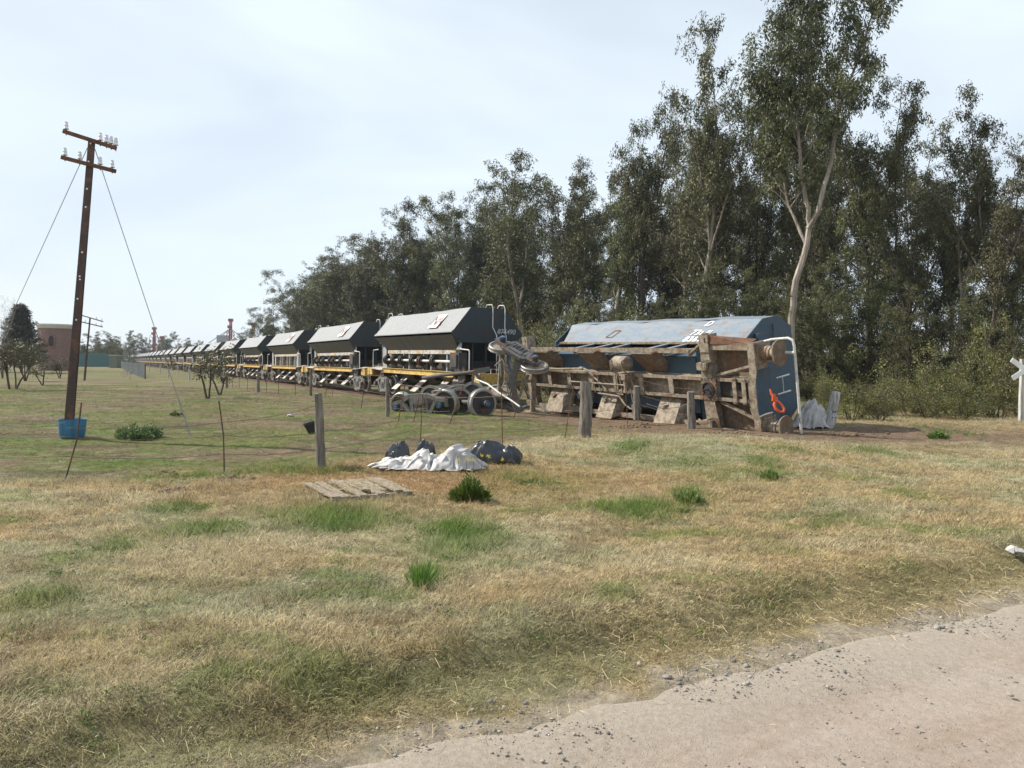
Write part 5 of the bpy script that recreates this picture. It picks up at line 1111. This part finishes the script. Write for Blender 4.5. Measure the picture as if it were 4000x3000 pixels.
ld3 = pathlimb(T_, [tp_(3150, 960), tp_(3080, 800, .8), tp_(3040, 600, 1), tp_(3010, 420, 1.2), tp_(2990, 270, 1.2)], .08, .02)
crown_branches(T_, [(ld1[0], ld1[1], .22, 1, 44), (ld2[0], ld2[1], .30, 1, 26), (ld3[0], ld3[1], .2, 1, 30)], 19, 3.0, .25)
t = tree_proto('eucalyptus_tree', 'tall eucalyptus with a pale forked trunk leaning right behind the end of the wreck', T_, 62, (.24, .034), M['bark'], M['leaf'], 444, 1., 1.15); t.location = LB_
rr = random.Random(5)
skx = np.array([a[0] for a in sky_t]); skh = np.array([a[1] for a in sky_t])
for k in range(64):
    px = 1040 + (4300 - 1040) * ((k + rr.random()) / 64); w_ = rr.uniform(39, 58); u = u_of(px, w_); p = T(u, w_)
    if px > 3150 and k % 2: continue
    py = np.interp(px, skx, skh) + (rr.uniform(170, 480) if px > 2300 else rr.uniform(40, 160)); H = at(px, py, p.y).z
    put_tree(rr.choice([0, 2, 4, 1, 5, 3]), p.x, p.y, max(5, H), 'dark eucalyptus crowded in the back rows of the wood behind the train', None, rr.uniform(1.0, 1.25), 'eucalyptus trees in the back rows of the wood')
for k in range(20):
    px = 1015 + 480 * ((k + rr.random()) / 20); w_ = rr.uniform(33, 38); u = u_of(px, w_); p = T(u, w_); H = at(px, np.interp(px, skx, skh) + rr.uniform(15, 70), p.y).z
    put_tree(rr.choice([2, 4, 0]), p.x, p.y, H, 'eucalyptus merging into the low far end of the wood', None, 2.1, 'eucalyptus trees at the far end of the wood')
for k in range(26):
    px = 1050 + 3150 * ((k + rr.random()) / 26); w_ = rr.uniform(31.5, 34.5); u = u_of(px, w_); p = T(u, w_)
    put_tree(rr.choice([2, 4]), p.x, p.y, rr.uniform(6, 10) if px < 2300 else rr.uniform(5, 8), 'young bushy eucalyptus in the front edge of the wood', None, rr.uniform(1.2, 1.6), 'young eucalyptus trees along the front edge of the wood')
# understorey
T_ = Tree(77); rr2 = T_.rr
def bushy(seed, H=4., W=2.2, nst=9, twig=6):
    T_ = Tree(seed); r_ = T_.rr
    for j in range(nst):
        a = r_.uniform(0, 6.28); p, rs, dd = T_.limb((math.cos(a) * .15, math.sin(a) * .15, -.1), Vector((math.cos(a) * W / H * r_.uniform(.3, 1.3), math.sin(a) * W / H * r_.uniform(.3, 1.3), 1)), H * r_.uniform(.6, 1.0), .035, 6, .25, .0, .3)
        for k in range(twig):
            f = r_.uniform(.15, 1); s_ = sample(p, f * .99); a2 = r_.uniform(0, 6.28); q, _, _ = T_.limb(s_, Vector((math.cos(a2), math.sin(a2), r_.uniform(0, .8))), r_.uniform(.3, .9) * H / 4, .010, 3, .3, .0, .5)
            T_.tips.append((q[-1], r_.uniform(.25, .45) * H / 4 * 1.2, r_.random())); T_.tips.append((q[1], .3 * H / 4, r_.random()))
    return T_
bp_ = []; BT = []
for i in range(3):
    T_ = bushy(60 + i); b_ = tree_proto('bush', 'bush', T_, 70, (.11, .022), M['barkd'], M['leafb'], 90 + i, .2, .9, 'bush'); BT.append(max(p_[0].z for p_ in T_.tips)); b_.location = (0, 0, -200); bp_.append(b_)
bpy.context.view_layer.update(); BK = [list(b_.children) for b_ in bp_]; bused = set()
def put_bush(i, x, y, H, W, label, group=None, mat=None):
    if i not in bused: bused.add(i); c = bp_[i]
    else:
        c = bp_[i].copy(); COL.objects.link(c)
        for ch in BK[i]: k = ch.copy(); COL.objects.link(k); k.parent = c
    c.location = (x, y, hz(x, y) - .05); c.rotation_euler = (0, 0, random.uniform(0, 6.28)); c.scale = (W / 5.5, W / 5.5, H / (BT[i] + .3)); c['label'] = label
    if group: c['group'] = group
    elif 'group' in c: del c['group']
    return c
for k in range(46):
    px = 1000 + 1500 * ((k + rr.random()) / 46); w_ = rr.uniform(22, 31); u = u_of(px, w_); p = T(u, w_); f = (px - 1000) / 1500
    put_bush(k % 3, p.x, p.y, rr.uniform(3.0, 6.0), rr.uniform(4, 7), 'olive green understorey bush along the foot of the wood behind the wagons', 'bushes along the foot of the wood')
for k in range(30):
    px = 2450 + 1700 * ((k + rr.random()) / 30); w_ = rr.uniform(37, 50); u = u_of(px, w_); p = T(u, w_)
    put_bush(k % 3, p.x, p.y, rr.uniform(2.5, 5), rr.uniform(4, 6), 'dark shrub filling the shade between the trunks of the wood', 'shrubs between the trunks')
for (px, py, Yd, H, W, lb) in ((2180, 1370, 31, 2.6, 2.6, 'leafy green bush showing between the torn bogie and the overturned wagon'), (2080, 1330, 34, 3.6, 3.0, 'taller bush above the torn bogie'), (2350, 1400, 30, 2.6, 3.5, 'bush hidden behind the tilted hopper'), (3215, 1440, 24.5, 2.3, 1.1, 'upright yellow green shrub just right of the overturned wagon'), (3330, 1560, 24, 1.1, 2.6, 'brownish low bush behind the whitewashed post'), (3460, 1550, 26, 1.5, 3.0, 'low brown green bramble right of the whitewashed post'), (3560, 1500, 27, 2.0, 3.0, 'green thicket in the middle of the verge below the dark wood'), (3680, 1540, 27, 1.6, 3.2, 'rounded green bush left of the tallest verge shrub'), (3790, 1500, 27, 2.1, 3.0, 'pale green bush left of the crossing sign'),
                               (3880, 1450, 27.5, 3.0, 2.6, 'tallest green verge shrub beside the crossing sign'), (3990, 1480, 27, 2.4, 3.0, 'green shrub behind the crossing sign'), (3440, 1590, 23.5, 1.0, 2.0, 'small bramble at the edge of the bare earth'), (3620, 1580, 25, 1.1, 2.6, 'small bush in front of the green thicket'), (3750, 1585, 25, 1.0, 2.6, 'low bush in front of the pale green one'), (3900, 1590, 25.5, 1.2, 2.8, 'low bush at the foot of the tallest verge shrub'), (4060, 1560, 26, 1.8, 3, 'bush cut by the right edge')):
    p = at(px, py, Yd); put_bush(random.randint(0, 2), p.x, p.y, H * (1.35 if px > 3300 else 1.1), W * 1.25, lb)
# nest
q = at(2912, 462, T(u_of(2912, 36), 36).y); mb = MB(); rr3 = random.Random(3)
for k in range(120):
    a = Vector((rr3.gauss(0, .27), rr3.gauss(0, .22), rr3.gauss(0, .30))); mb.bar(q + a, q + a + Vector((rr3.uniform(-.35, .35), rr3.uniform(-.35, .35), rr3.uniform(-.25, .25))), .03, .03)
o = mb.build('bird_nest', M['black']); tag(o, 'dark twiggy bird nest in the crown left of the tallest tree', 'nest')
# scrub trees in the pasture
def scrub(seed, H, base_r=.08, W=1.6):
    T_ = Tree(seed); r_ = T_.rr
    for j in range(r_.randint(2, 3)):
        a = r_.uniform(0, 6.28); p, rs, dd = T_.limb((0, 0, -.1), Vector((math.cos(a) * .45, math.sin(a) * .45, 1)), H * .5, base_r, 6, .3, .0, .6)
        for k in range(4):
            a2 = r_.uniform(0, 6.28); q, _, _ = T_.limb(sample(p, r_.uniform(.5, .99)), Vector((math.cos(a2), math.sin(a2), r_.uniform(.3, 1.3))), H * r_.uniform(.28, .5), base_r * .4, 5, .35, .03, .3)
            for m_ in range(6):
                a3 = r_.uniform(0, 6.28); e, _, _ = T_.limb(sample(q, r_.uniform(.3, .99)), Vector((math.cos(a3), math.sin(a3), r_.uniform(-.1, .6))), H * .16, .010, 3, .3, 0, .5); T_.tips.append((e[-1], H * .11, r_.random())); T_.tips.append((e[1], H * .09, r_.random()))
    return T_
for (bx, by, ty, sd_, den, lb, sx) in ((812, 1556, 1340, 1, 34, 'thorny scrub tree with forked dark trunk in front of the sixth wagon', 1.0), (858, 1540, 1400, 2, 26, 'smaller scrub tree with crooked stem right beside the forked one', 1.0), (40, 1522, 1300, 3, 26, 'scrub tree with three dark stems at the left edge', .8), (62, 1518, 1325, 4, 26, 'scrub tree just right of the left edge one', .75), (98, 1488, 1330, 5, 36, 'scrub tree in front of the dark conifer', .65), (168, 1505, 1370, 6, 30, 'low spreading scrub tree left of the tall telegraph pole', .75), (233, 1478, 1385, 7, 32, 'low round scrub tree below the brick tower', 1.0), (10, 1480, 1340, 8, 26, 'leafy scrub tree cut by the left edge', .8)):
    b_ = onG(bx, by); H = topof(bx, ty, b_).z - b_.z; T_ = scrub(sd_, H, .045 * max(1, H / 2.5)); zm = max(p_[0].z for p_ in T_.tips) + H * .06; t = tree_proto('scrub_tree', lb, T_, den, (.10 * max(1, H / 3), .025 * max(1, H / 3)), M['barkd'], M['leafs'], sd_ + 300, .1, .9); t.location = b_; t.scale = (sx * H / zm, sx * H / zm, H / zm)
b_ = onG(508, 1483); T_ = scrub(31, 1.6, .03); t = tree_proto('bare_sapling', 'little pale leafless sapling in front of the mesh fence', T_, 4, (.05, .012), M['palewood'], M['leafs'], 5, .1); t.location = b_
# conifer and bare poplar
T_ = Tree(50); H = 12; rA = T_.rr; tp, _, _ = T_.limb((0, 0, 0), (0, 0, 1), H, .2, 10, .03, 0, .1)
for k in range(95):
    f = .06 + .92 * k / 95; a = k * 2.4; L_ = (1 - f) ** .75 * 4.0 * rA.uniform(.7, 1.1) + .3; p, _, _ = T_.limb(sample(tp, f), Vector((math.cos(a), math.sin(a), .25)), L_, .03, 5, .1, .06, .3)
    for g_ in (.35, .6, .8, .99): T_.tips.append((sample(p, g_), .55, rA.random()))
t = tree_proto('conifer_tree', 'dark pointed cypress like conifer left of the brick tower', T_, 60, (.30, .06), M['barkd'], M['leafd'], 77, -.1, .8); p = at(84, 1400, 90); H2 = at(84, 1192, 90).z; t.location = (p.x, p.y, 0); t.scale = (H2 / 12 * 1.1,) * 2 + (H2 / 12,)
T_ = eucalyptus(91, 14, .3, 4, 2.6, .12, .05, .2); t = tree_proto('bare_tree', 'pale nearly leafless tree behind the conifer at the left edge', T_, 3, (.12, .02), M['palewood'], M['leafs'], 8); p = at(8, 1400, 85); t.location = (p.x, p.y, 0); t.scale = (at(8, 1160, 85).z / 14,) * 3
# far trees across the plain
far = [(318, 1305, 175, 4), (345, 1325, 178, 2), (375, 1295, 185, 0), (405, 1292, 190, 4), (432, 1300, 180, 2), (455, 1322, 168, 2), (475, 1330, 165, 4), (505, 1292, 260, 0), (530, 1290, 265, 3), (560, 1305, 270, 2), (585, 1318, 280, 4), (610, 1325, 290, 2), (648, 1292, 280, 5), (662, 1312, 285, 0), (690, 1322, 290, 4), (712, 1318, 300, 1), (735, 1325, 300, 2), (765, 1330, 310, 0), (800, 1332, 320, 4), (830, 1335, 320, 2), (950, 1335, 330, 2), (1000, 1330, 330, 4), (200, 1330, 170, 4), (150, 1300, 190, 2), (100, 1310, 200, 4), (60, 1300, 210, 2), (20, 1310, 190, 0), (-40, 1300, 190, 4)]
FARN = {318: 'dark tree behind the green wall, right of the brick tower', 345: 'low tree behind the green wall beside the distant telegraph pole', 375: 'rounded tree behind the green wall', 405: 'tallest tree behind the green wall', 432: 'tree with reddish top behind the green wall', 455: 'bright green tree behind the small hut', 475: 'round dark green tree right behind the small hut'}
for px, py, Yd, i in far:
    p = at(px, 1400, Yd); lb = FARN.get(px, 'hazy tree in the far belt across the plain'); put_tree(i, p.x, p.y, at(px, py, Yd).z, lb, None, 1.9 if px < 480 else 1.6, None if px in FARN else 'trees of the far belt')
for k in range(60):
    px = -150 + 1250 * (k + random.random()) / 60; Yd = random.uniform(330, 420) if not (290 < px < 480) else random.uniform(200, 260); p = at(px, 1400, Yd); put_tree(random.choice([2, 4]), p.x, p.y, at(px, 1352 + random.uniform(-8, 8), Yd).z, 'hazy tree in the far belt across the plain', None, 2.4, 'trees of the far belt')
# dark mound of low hedge below the tower
# ------------------------------------------------------------------ weeds that can be told apart
def weed(px, py, wpx, hpx, label, mat, n=260, blade=(.11, .014), up=.9, name='green_weed', cat='plant'):
    c = onG(px, py); Yd = c.y; W = wpx / F * Yd / 2; H = hpx / F * Yd; rg = np.random.default_rng(int(px)); r_ = rg.random(n) ** .5; a = rg.random(n) * 6.283
    W = W * (1 + .28 * np.sin(a * 3 + px) + .12 * np.sin(a * 7)); H = H * (1 + .3 * np.sin(a * 2 + px * .3))
    bx = np.stack([np.cos(a) * r_ * W * .8, np.sin(a) * r_ * W * .7, rg.random(n) * H * (1 - .55 * r_) * .9], 1)
    d = np.stack([np.cos(a) * r_ * .8 + rg.normal(0, .4, n), np.sin(a) * r_ * .8 + rg.normal(0, .4, n), up + rg.normal(0, .3, n)], 1); d /= np.linalg.norm(d, axis=1, keepdims=True)
    s = np.cross(d, rg.normal(size=(n, 3))); s /= np.linalg.norm(s, axis=1, keepdims=True); L_ = blade[0] * rg.uniform(.6, 1.2, (n, 1)); Wd = blade[1] * rg.uniform(.7, 1.2, (n, 1))
    V = np.stack([bx, bx + d * L_ * .5 + s * Wd, bx + d * L_, bx + d * L_ * .5 - s * Wd], 1).reshape(-1, 3)
    o = npmesh(name, V, np.arange(n * 4).reshape(-1, 4), mat, None, rg.random(n)); o.location = c - Vector((0, 0, .01)); tag(o, label, cat); return o
weed(1838, 1958, 145, 95, 'bright green leafy bush growing in dry grass right of the pallet', M['leafg'], 1300, (.11, .010))
weed(545, 1712, 180, 62, 'rounded dark green weed clump in the pasture right of the blue tub', M['leafw'], 1800, (.075, .018), .4)
weed(685, 1623, 50, 20, 'small grey green weed near the guy wire', M['leafw'], 300, (.06, .015), .4)
weed(2690, 1970, 110, 50, 'green tuft on the slope right of the middle', M['leafg'], 500, (.08, .007))
weed(3010, 1872, 95, 40, 'green tuft below the lower buffer of the wreck', M['leafg'], 400, (.07, .007))
weed(1640, 2305, 75, 70, 'tall narrow green grass tuft in the middle foreground', M['leafg'], 160, (.16, .004), 1.6)
weed(3660, 1715, 80, 34, 'green weeds on the edge of the bare earth', M['leafg'], 500, (.10, .012))
for i, (px, py, hp) in enumerate(((1848, 1842, 45), (1880, 1840, 60), (1905, 1838, 55), (1960, 1838, 42), (1790, 1842, 40), (1820, 1845, 50))):
    c = onG(px, py); H = hp / F * c.y; mb = MB(); mb.tube([(0, 0, 0), (.01, 0, H * .5), (.0, 0, H)], .003, 4); t = mb.build('yellow_flower', M['leafb']); t.location = c; tag(t, 'spindly yellow flowering weed in front of the tarp heap', 'flower', 'yellow flowers in front of the tarps')
    mb = MB()
    for k in range(14): a = Vector((random.gauss(0, .014), random.gauss(0, .014), H + random.gauss(0, .014))); mb.add([a, a + Vector((.012, 0, .004)), a + Vector((.012, .004, .014)), a + Vector((0, .004, .012))], [(0, 1, 2, 3)])
    mb.build('blossom', M['ypatch'] if False else flat('yellow_petal', (.75, .60, .03)) if i == 0 else bpy.data.materials['yellow_petal'], t)

# ------------------------------------------------------------------ grass sward: real tufts, instanced
def grassmat():
    m, t, p = newmat('grass_blades'); a_ = N(t, 'ShaderNodeAttribute', attribute_name='tcol', attribute_type='INSTANCER'); b_ = N(t, 'ShaderNodeAttribute', attribute_name='tint')
    c = mixc(t, b_.outputs['Fac'], (.42, .42, .40), (2.0, 1.95, 1.8)); c = mixc(t, 1., a_.outputs['Color'], c, 'MULTIPLY'); t.links.new(c, p.inputs['Base Color']); p.inputs['Roughness'].default_value = .6
    tr_ = N(t, 'ShaderNodeBsdfTranslucent'); t.links.new(c, tr_.inputs['Color']); ms = N(t, 'ShaderNodeMixShader'); ms.inputs[0].default_value = .3; o = [n for n in t.nodes if n.type == 'OUTPUT_MATERIAL'][0]
    t.links.new(p.outputs[0], ms.inputs[1]); t.links.new(tr_.outputs[0], ms.inputs[2]); t.links.new(ms.outputs[0], o.inputs['Surface']); return m
M['grass'] = grassmat(); gcol_ = bpy.data.collections.new('tuft_shapes')
rg = np.random.default_rng(4)
def tuft(n, h, rad, curl, wd, lean):
    V = []; Fq = []; ti = []
    for k in range(n):
        a = rg.random() * 6.283; r_ = rad * rg.random() ** .6; p = np.array([math.cos(a) * r_, math.sin(a) * r_, -.004]); a2 = rg.random() * 6.283; L_ = h * rg.uniform(.5, 1.2); d = np.array([math.cos(a2) * lean * rg.random(), math.sin(a2) * lean * rg.random(), 1.]); d /= np.linalg.norm(d); sd_ = np.array([-math.sin(a2 + 1), math.cos(a2 + 1), 0.]); w0_ = wd * rg.uniform(.6, 1.3); seg = 3; n0 = len(V); tt = rg.random()
        cd = np.array([math.cos(a2), math.sin(a2), -.5]) * curl * rg.uniform(.3, 1.2)
        for j in range(seg + 1):
            ww = w0_ * (1 - .85 * j / seg); V += [p - sd_ * ww, p + sd_ * ww]; p = p + d * L_ / seg; d = d + cd / seg; d /= np.linalg.norm(d); p[2] = max(p[2], .001)
        for j in range(seg): b_ = n0 + 2 * j; Fq.append((b_, b_ + 1, b_ + 3, b_ + 2)); ti.append(tt)
    return np.array(V), np.array(Fq), np.array(ti)
shapes = [(13, .055, .055, 1.3, .0023, 1.0), (12, .070, .06, .8, .0021, .7), (14, .045, .07, 2.2, .0026, 1.5), (15, .05, .08, 3.2, .0024, 2.2), (12, .10, .05, .7, .0020, .6), (15, .030, .06, .9, .0045, 1.6)]
for i, a in enumerate(shapes):
    V, Q, ti = tuft(*a); o = npmesh('grass_tuft_shape', V, Q, M['grass'], None, ti); COL.objects.unlink(o); gcol_.objects.link(o)
NG = 230000
dd = (2.2 ** .75 + rg.random(NG) * (46 ** .75 - 2.2 ** .75)) ** (1 / .75)
lat = rg.uniform(-.80, .80, NG); X = lat * dd + rg.normal(0, .3, NG) ; Y = dd + rg.normal(0, .05, NG)
cols, bare, gg, fw, d = palette(X, Y); cl = fbm(X * 4.5, Y * 4.5, 131, 3)
keep = (rg.random(NG) > bare * .80) & (d > -.32 * rg.random(NG) ** 2) & ((cl > .34) | (rg.random(NG) < .5))
u_, w__ = uw(X, Y); keep &= ~((np.abs(w__ - TRK) < 1.5) & (u_ > 12)); keep &= ~((np.abs(X - ctr.x) < Lx * .36) & (np.abs(Y - ctr.y) < Ly * .36) & (rg.random(NG) < .75))
X, Y, cols, bare, gg, fw, d, dd = [a[keep] for a in (X, Y, cols, bare, gg, fw, d, dd)]; n = len(X)
Z = hgt(X, Y); sc = (.75 + .55 * fbm(X * 1.3, Y * 1.3, 141, 3) * 1.6) * (.75 + .5 * rg.random(n)) * (1 + .035 * dd) * (1 - .5 * fw) * .74 * (1 - .35 * np.exp(-(d / .5) ** 2)) * (1 - .4 * bare)
sc *= 1 + .35 * gg
ix = rg.choice([0, 1, 2, 3, 4], n, p=[.18, .10, .34, .34, .04]); ix = np.where((gg > .4) & (rg.random(n) < .7), rg.choice([1, 5, 4], n), ix); ix = np.where((fw > .5) & (rg.random(n) < .6), 2, ix); ix = np.where((d < .6) & (rg.random(n) < .6), 3, ix)
va = cols * (1 + rg.normal(0, .20, (n, 1))) * 1.10
me = bpy.data.meshes.new('grass_sward'); me.vertices.add(n); me.vertices.foreach_set('co', np.stack([X, Y, Z], 1).astype(np.float32).ravel())
def pa_(nm, ty, arr, key): a = me.attributes.new(nm, ty, 'POINT'); a.data.foreach_set(key, arr)
pa_('tcol', 'FLOAT_COLOR', np.concatenate([np.clip(va, .01, 1), np.ones((n, 1))], 1).astype(np.float32).ravel(), 'color'); pa_('trot', 'FLOAT_VECTOR', np.stack([rg.normal(0, .12, n), rg.normal(0, .12, n), rg.random(n) * 6.283], 1).astype(np.float32).ravel(), 'vector'); pa_('tscale', 'FLOAT', sc.astype(np.float32), 'value'); pa_('tidx', 'INT', ix.astype(np.int32), 'value')
me.materials.append(M['grass']); go = link('grass_sward', me); tag(go, 'dry straw coloured and green grass covering the foreground and pasture', 'grass', kind='stuff')
ng = bpy.data.node_groups.new('scatter', 'GeometryNodeTree'); ng.interface.new_socket('Geometry', in_out='INPUT', socket_type='NodeSocketGeometry'); ng.interface.new_socket('Geometry', in_out='OUTPUT', socket_type='NodeSocketGeometry')
gi = ng.nodes.new('NodeGroupInput'); gout = ng.nodes.new('NodeGroupOutput'); ci = ng.nodes.new('GeometryNodeCollectionInfo'); ci.inputs['Collection'].default_value = gcol_; ci.inputs['Separate Children'].default_value = True; ci.inputs['Reset Children'].default_value = True
ip = ng.nodes.new('GeometryNodeInstanceOnPoints'); ip.inputs['Pick Instance'].default_value = True
def na(nm, ty): a = ng.nodes.new('GeometryNodeInputNamedAttribute'); a.data_type = ty; a.inputs['Name'].default_value = nm; return a.outputs['Attribute']
ng.links.new(gi.outputs[0], ip.inputs['Points']); ng.links.new(ci.outputs[0], ip.inputs['Instance']); ng.links.new(na('tidx', 'INT'), ip.inputs['Instance Index']); ng.links.new(na('trot', 'FLOAT_VECTOR'), ip.inputs['Rotation']); ng.links.new(na('tscale', 'FLOAT'), ip.inputs['Scale']); ng.links.new(ip.outputs[0], gout.inputs[0])
md = go.modifiers.new('scatter', 'NODES'); md.node_group = ng
# ------------------------------------------------------------------ pebbles and clods
def stones(name, pos, size, mat, label, seed, kind='stuff'):
    r_ = np.random.default_rng(seed); ph = (1 + 5 ** .5) / 2; ico = np.array([(-1, ph, 0), (1, ph, 0), (-1, -ph, 0), (1, -ph, 0), (0, -1, ph), (0, 1, ph), (0, -1, -ph), (0, 1, -ph), (ph, 0, -1), (ph, 0, 1), (-ph, 0, -1), (-ph, 0, 1)]) / 1.9
    ft = np.array([(0, 11, 5), (0, 5, 1), (0, 1, 7), (0, 7, 10), (0, 10, 11), (1, 5, 9), (5, 11, 4), (11, 10, 2), (10, 7, 6), (7, 1, 8), (3, 9, 4), (3, 4, 2), (3, 2, 6), (3, 6, 8), (3, 8, 9), (4, 9, 5), (2, 4, 11), (6, 2, 10), (8, 6, 7), (9, 8, 1)])
    n = len(pos); V = ico[None] * r_.uniform(.65, 1.25, (n, 12, 1)) * (np.array(size)[:, None, None]) * np.stack([r_.uniform(.7, 1.3, n), r_.uniform(.7, 1.3, n), r_.uniform(.4, .8, n)], 1)[:, None, :] + np.array(pos)[:, None, :]
    Q = (ft[None] + (np.arange(n) * 12)[:, None, None]).reshape(-1, 3); o = npmesh(name, V.reshape(-1, 3), Q, mat, None, np.repeat(r_.random(n), 20)); tag(o, label, kind=kind); return o
m, t, p = newmat('road_pebble'); a_ = N(t, 'ShaderNodeAttribute', attribute_name='tint'); c = mixc(t, a_.outputs['Fac'], (.11, .11, .115), (.36, .32, .27)); t.links.new(c, p.inputs['Base Color']); p.inputs['Roughness'].default_value = .9; M['pebble'] = m
n = 11000; A = rg.uniform(-3.5, 9, n); D = np.where(rg.random(n) < .6, rg.normal(-.05, .22, n), -rg.random(n) * 3.5); X = RP.x + RD.x * A + RN.x * D; Y = RP.y + RD.y * A + RN.y * D; s_ = np.minimum(.022, .0028 + rg.exponential(.0026, n)); cl = fbm(A * 2.2, D * 2, 171, 2); k = (cl > .42) & (Y > 1.5); X, Y, s_ = X[k], Y[k], s_[k]
dd_ = road_d(X, Y); Z = np.where(dd_ < -.1, .004, hgt(X, Y)) + s_ * .2
stones('pebbles', np.stack([X, Y, Z], 1), s_, M['pebble'], 'loose pebbles scattered along the edge of the dirt road', 9)
for px, py, s_, lb in ((2605, 2648, .022, 'dark grey stone in the verge grass, larger than the pebbles'), (2497, 2598, .02, 'tan flat stone in the verge grass behind the dark stone'), (1845, 2908, .014, 'pale grey stone at the road edge near the bottom of the picture')):
    q = onG(px, py); o = stones('stone', [(q.x, q.y, q.z + s_ * .3)], [s_], M['pebble'], lb, int(px), None); o['category'] = 'stone'
    if 'kind' in o: del o['kind']
P_ = []; S_ = []
for cx, cy, n_, sp in ((900, 1868, 26, 70), (665, 1915, 34, 75), (520, 1912, 8, 25), (2900, 1700, 90, 110), (2480, 1668, 50, 120), (3350, 1700, 40, 160), (2050, 1590, 60, 110), (650, 1850, 10, 50)):
    for k in range(n_): q = onG(cx + random.gauss(0, sp * .5), cy + random.gauss(0, 6)); P_.append((q.x, q.y, q.z + .01)); S_.append(random.uniform(.012, .05))
M['clod'] = flat('brown_soil_clod', (.14, .085, .06), rough=.95, var=.4)
stones('soil_clods', P_, S_, M['clod'], 'dark broken soil clods turned up around the fence and the wreck', 21)
# dry straw litter on the pallet and verge
V = []; Q = []; n = 3200
cx = np.where(rg.random(n) < .5, 0, 1); X = np.where(cx == 0, ctr.x + rg.normal(0, Lx * .33, n), 0.); Y = np.where(cx == 0, ctr.y + rg.normal(0, Ly * .33, n), 0.)
A = rg.uniform(-3, 8, n); D = rg.normal(.35, .35, n); X = np.where(cx == 1, RP.x + RD.x * A + RN.x * D, X); Y = np.where(cx == 1, RP.y + RD.y * A + RN.y * D, Y); Z = np.where(cx == 0, hz(ctr.x, ctr.y) + .083 + rg.random(n) * .015, hgt(X, Y) + .012 + rg.random(n) * .03)
a = rg.random(n) * 3.14; L_ = rg.uniform(.012, .045, n); dx = np.cos(a) * L_; dy = np.sin(a) * L_; dzz = rg.normal(0, .012, n); w_ = .0014
V = np.stack([np.stack([X - dx, Y - dy, Z - dzz], 1), np.stack([X - dx + w_, Y - dy, Z - dzz + w_], 1), np.stack([X + dx + w_, Y + dy, Z + dzz + w_], 1), np.stack([X + dx, Y + dy, Z + dzz], 1)], 1).reshape(-1, 3)
o = npmesh('straw_litter', V, np.arange(n * 4).reshape(-1, 4), flat('dry_straw', (.48, .39, .22), var=.3)); tag(o, 'loose dry straws lying on the pallet and along the verge', kind='stuff')

# ------------------------------------------------------------------ air
mb = MB(); mb.b(-700, 700, -30, 760, -2.5, 32); hzo = mb.build('haze', [])
m = bpy.data.materials.new('air_haze'); m.use_nodes = True; t = m.node_tree; t.nodes.clear(); o_ = N(t, 'ShaderNodeOutputMaterial'); pv = N(t, 'ShaderNodeVolumePrincipled'); pv.inputs['Density'].default_value = .00022; pv.inputs['Color'].default_value = (.80, .88, 1, 1); pv.inputs['Anisotropy'].default_value = .3
t.links.new(pv.outputs[0], o_.inputs['Volume']); hzo.data.materials.clear(); hzo.data.materials.append(m); tag(hzo, 'thin pale air haze over the plain', kind='stuff')

# leafy ground weeds in the green patches: nobody could count them
rg2 = np.random.default_rng(12); V = []; n = 90000; dd = (3 ** .6 + rg2.random(n) * (22 ** .6 - 3 ** .6)) ** (1 / .6); X = rg2.uniform(-.8, .8, n) * dd; Y = dd; g_ = green_w(X, Y); cl = fbm(X * 5, Y * 5, 201, 3); d = road_d(X, Y)
k = (g_ > .32) & (cl > .50) & (rg2.random(n) < g_ + .2) & (d > .1) | ((cl > .66) & (d > .4) & (rg2.random(n) < .06)); X, Y = X[k], Y[k]; m_ = 14; X = np.repeat(X, m_) + rg2.normal(0, .022, len(X) * m_); Y = np.repeat(Y, m_) + rg2.normal(0, .022, len(Y) * m_); n = len(X); Z = hgt(X, Y) + rg2.random(n) * .035
d = np.stack([rg2.normal(0, 1, n), rg2.normal(0, 1, n), np.abs(rg2.normal(.5, .5, n))], 1); d /= np.linalg.norm(d, axis=1, keepdims=True); q = np.cross(d, rg2.normal(size=(n, 3))); q /= np.linalg.norm(q, axis=1, keepdims=True); c_ = np.stack([X, Y, Z], 1); L_ = rg2.uniform(.010, .026, (n, 1)) * (1 + .03 * Y[:, None]); W_ = L_ * .2
V = np.stack([c_, c_ + d * L_ * .5 + q * W_, c_ + d * L_, c_ + d * L_ * .5 - q * W_], 1).reshape(-1, 3); o = npmesh('leafy_weeds', V, np.arange(n * 4).reshape(-1, 4), M['leafg'], None, rg2.random(n)); tag(o, 'low leafy green weeds spread through the dry grass', kind='stuff'); print('weed leaves', n)
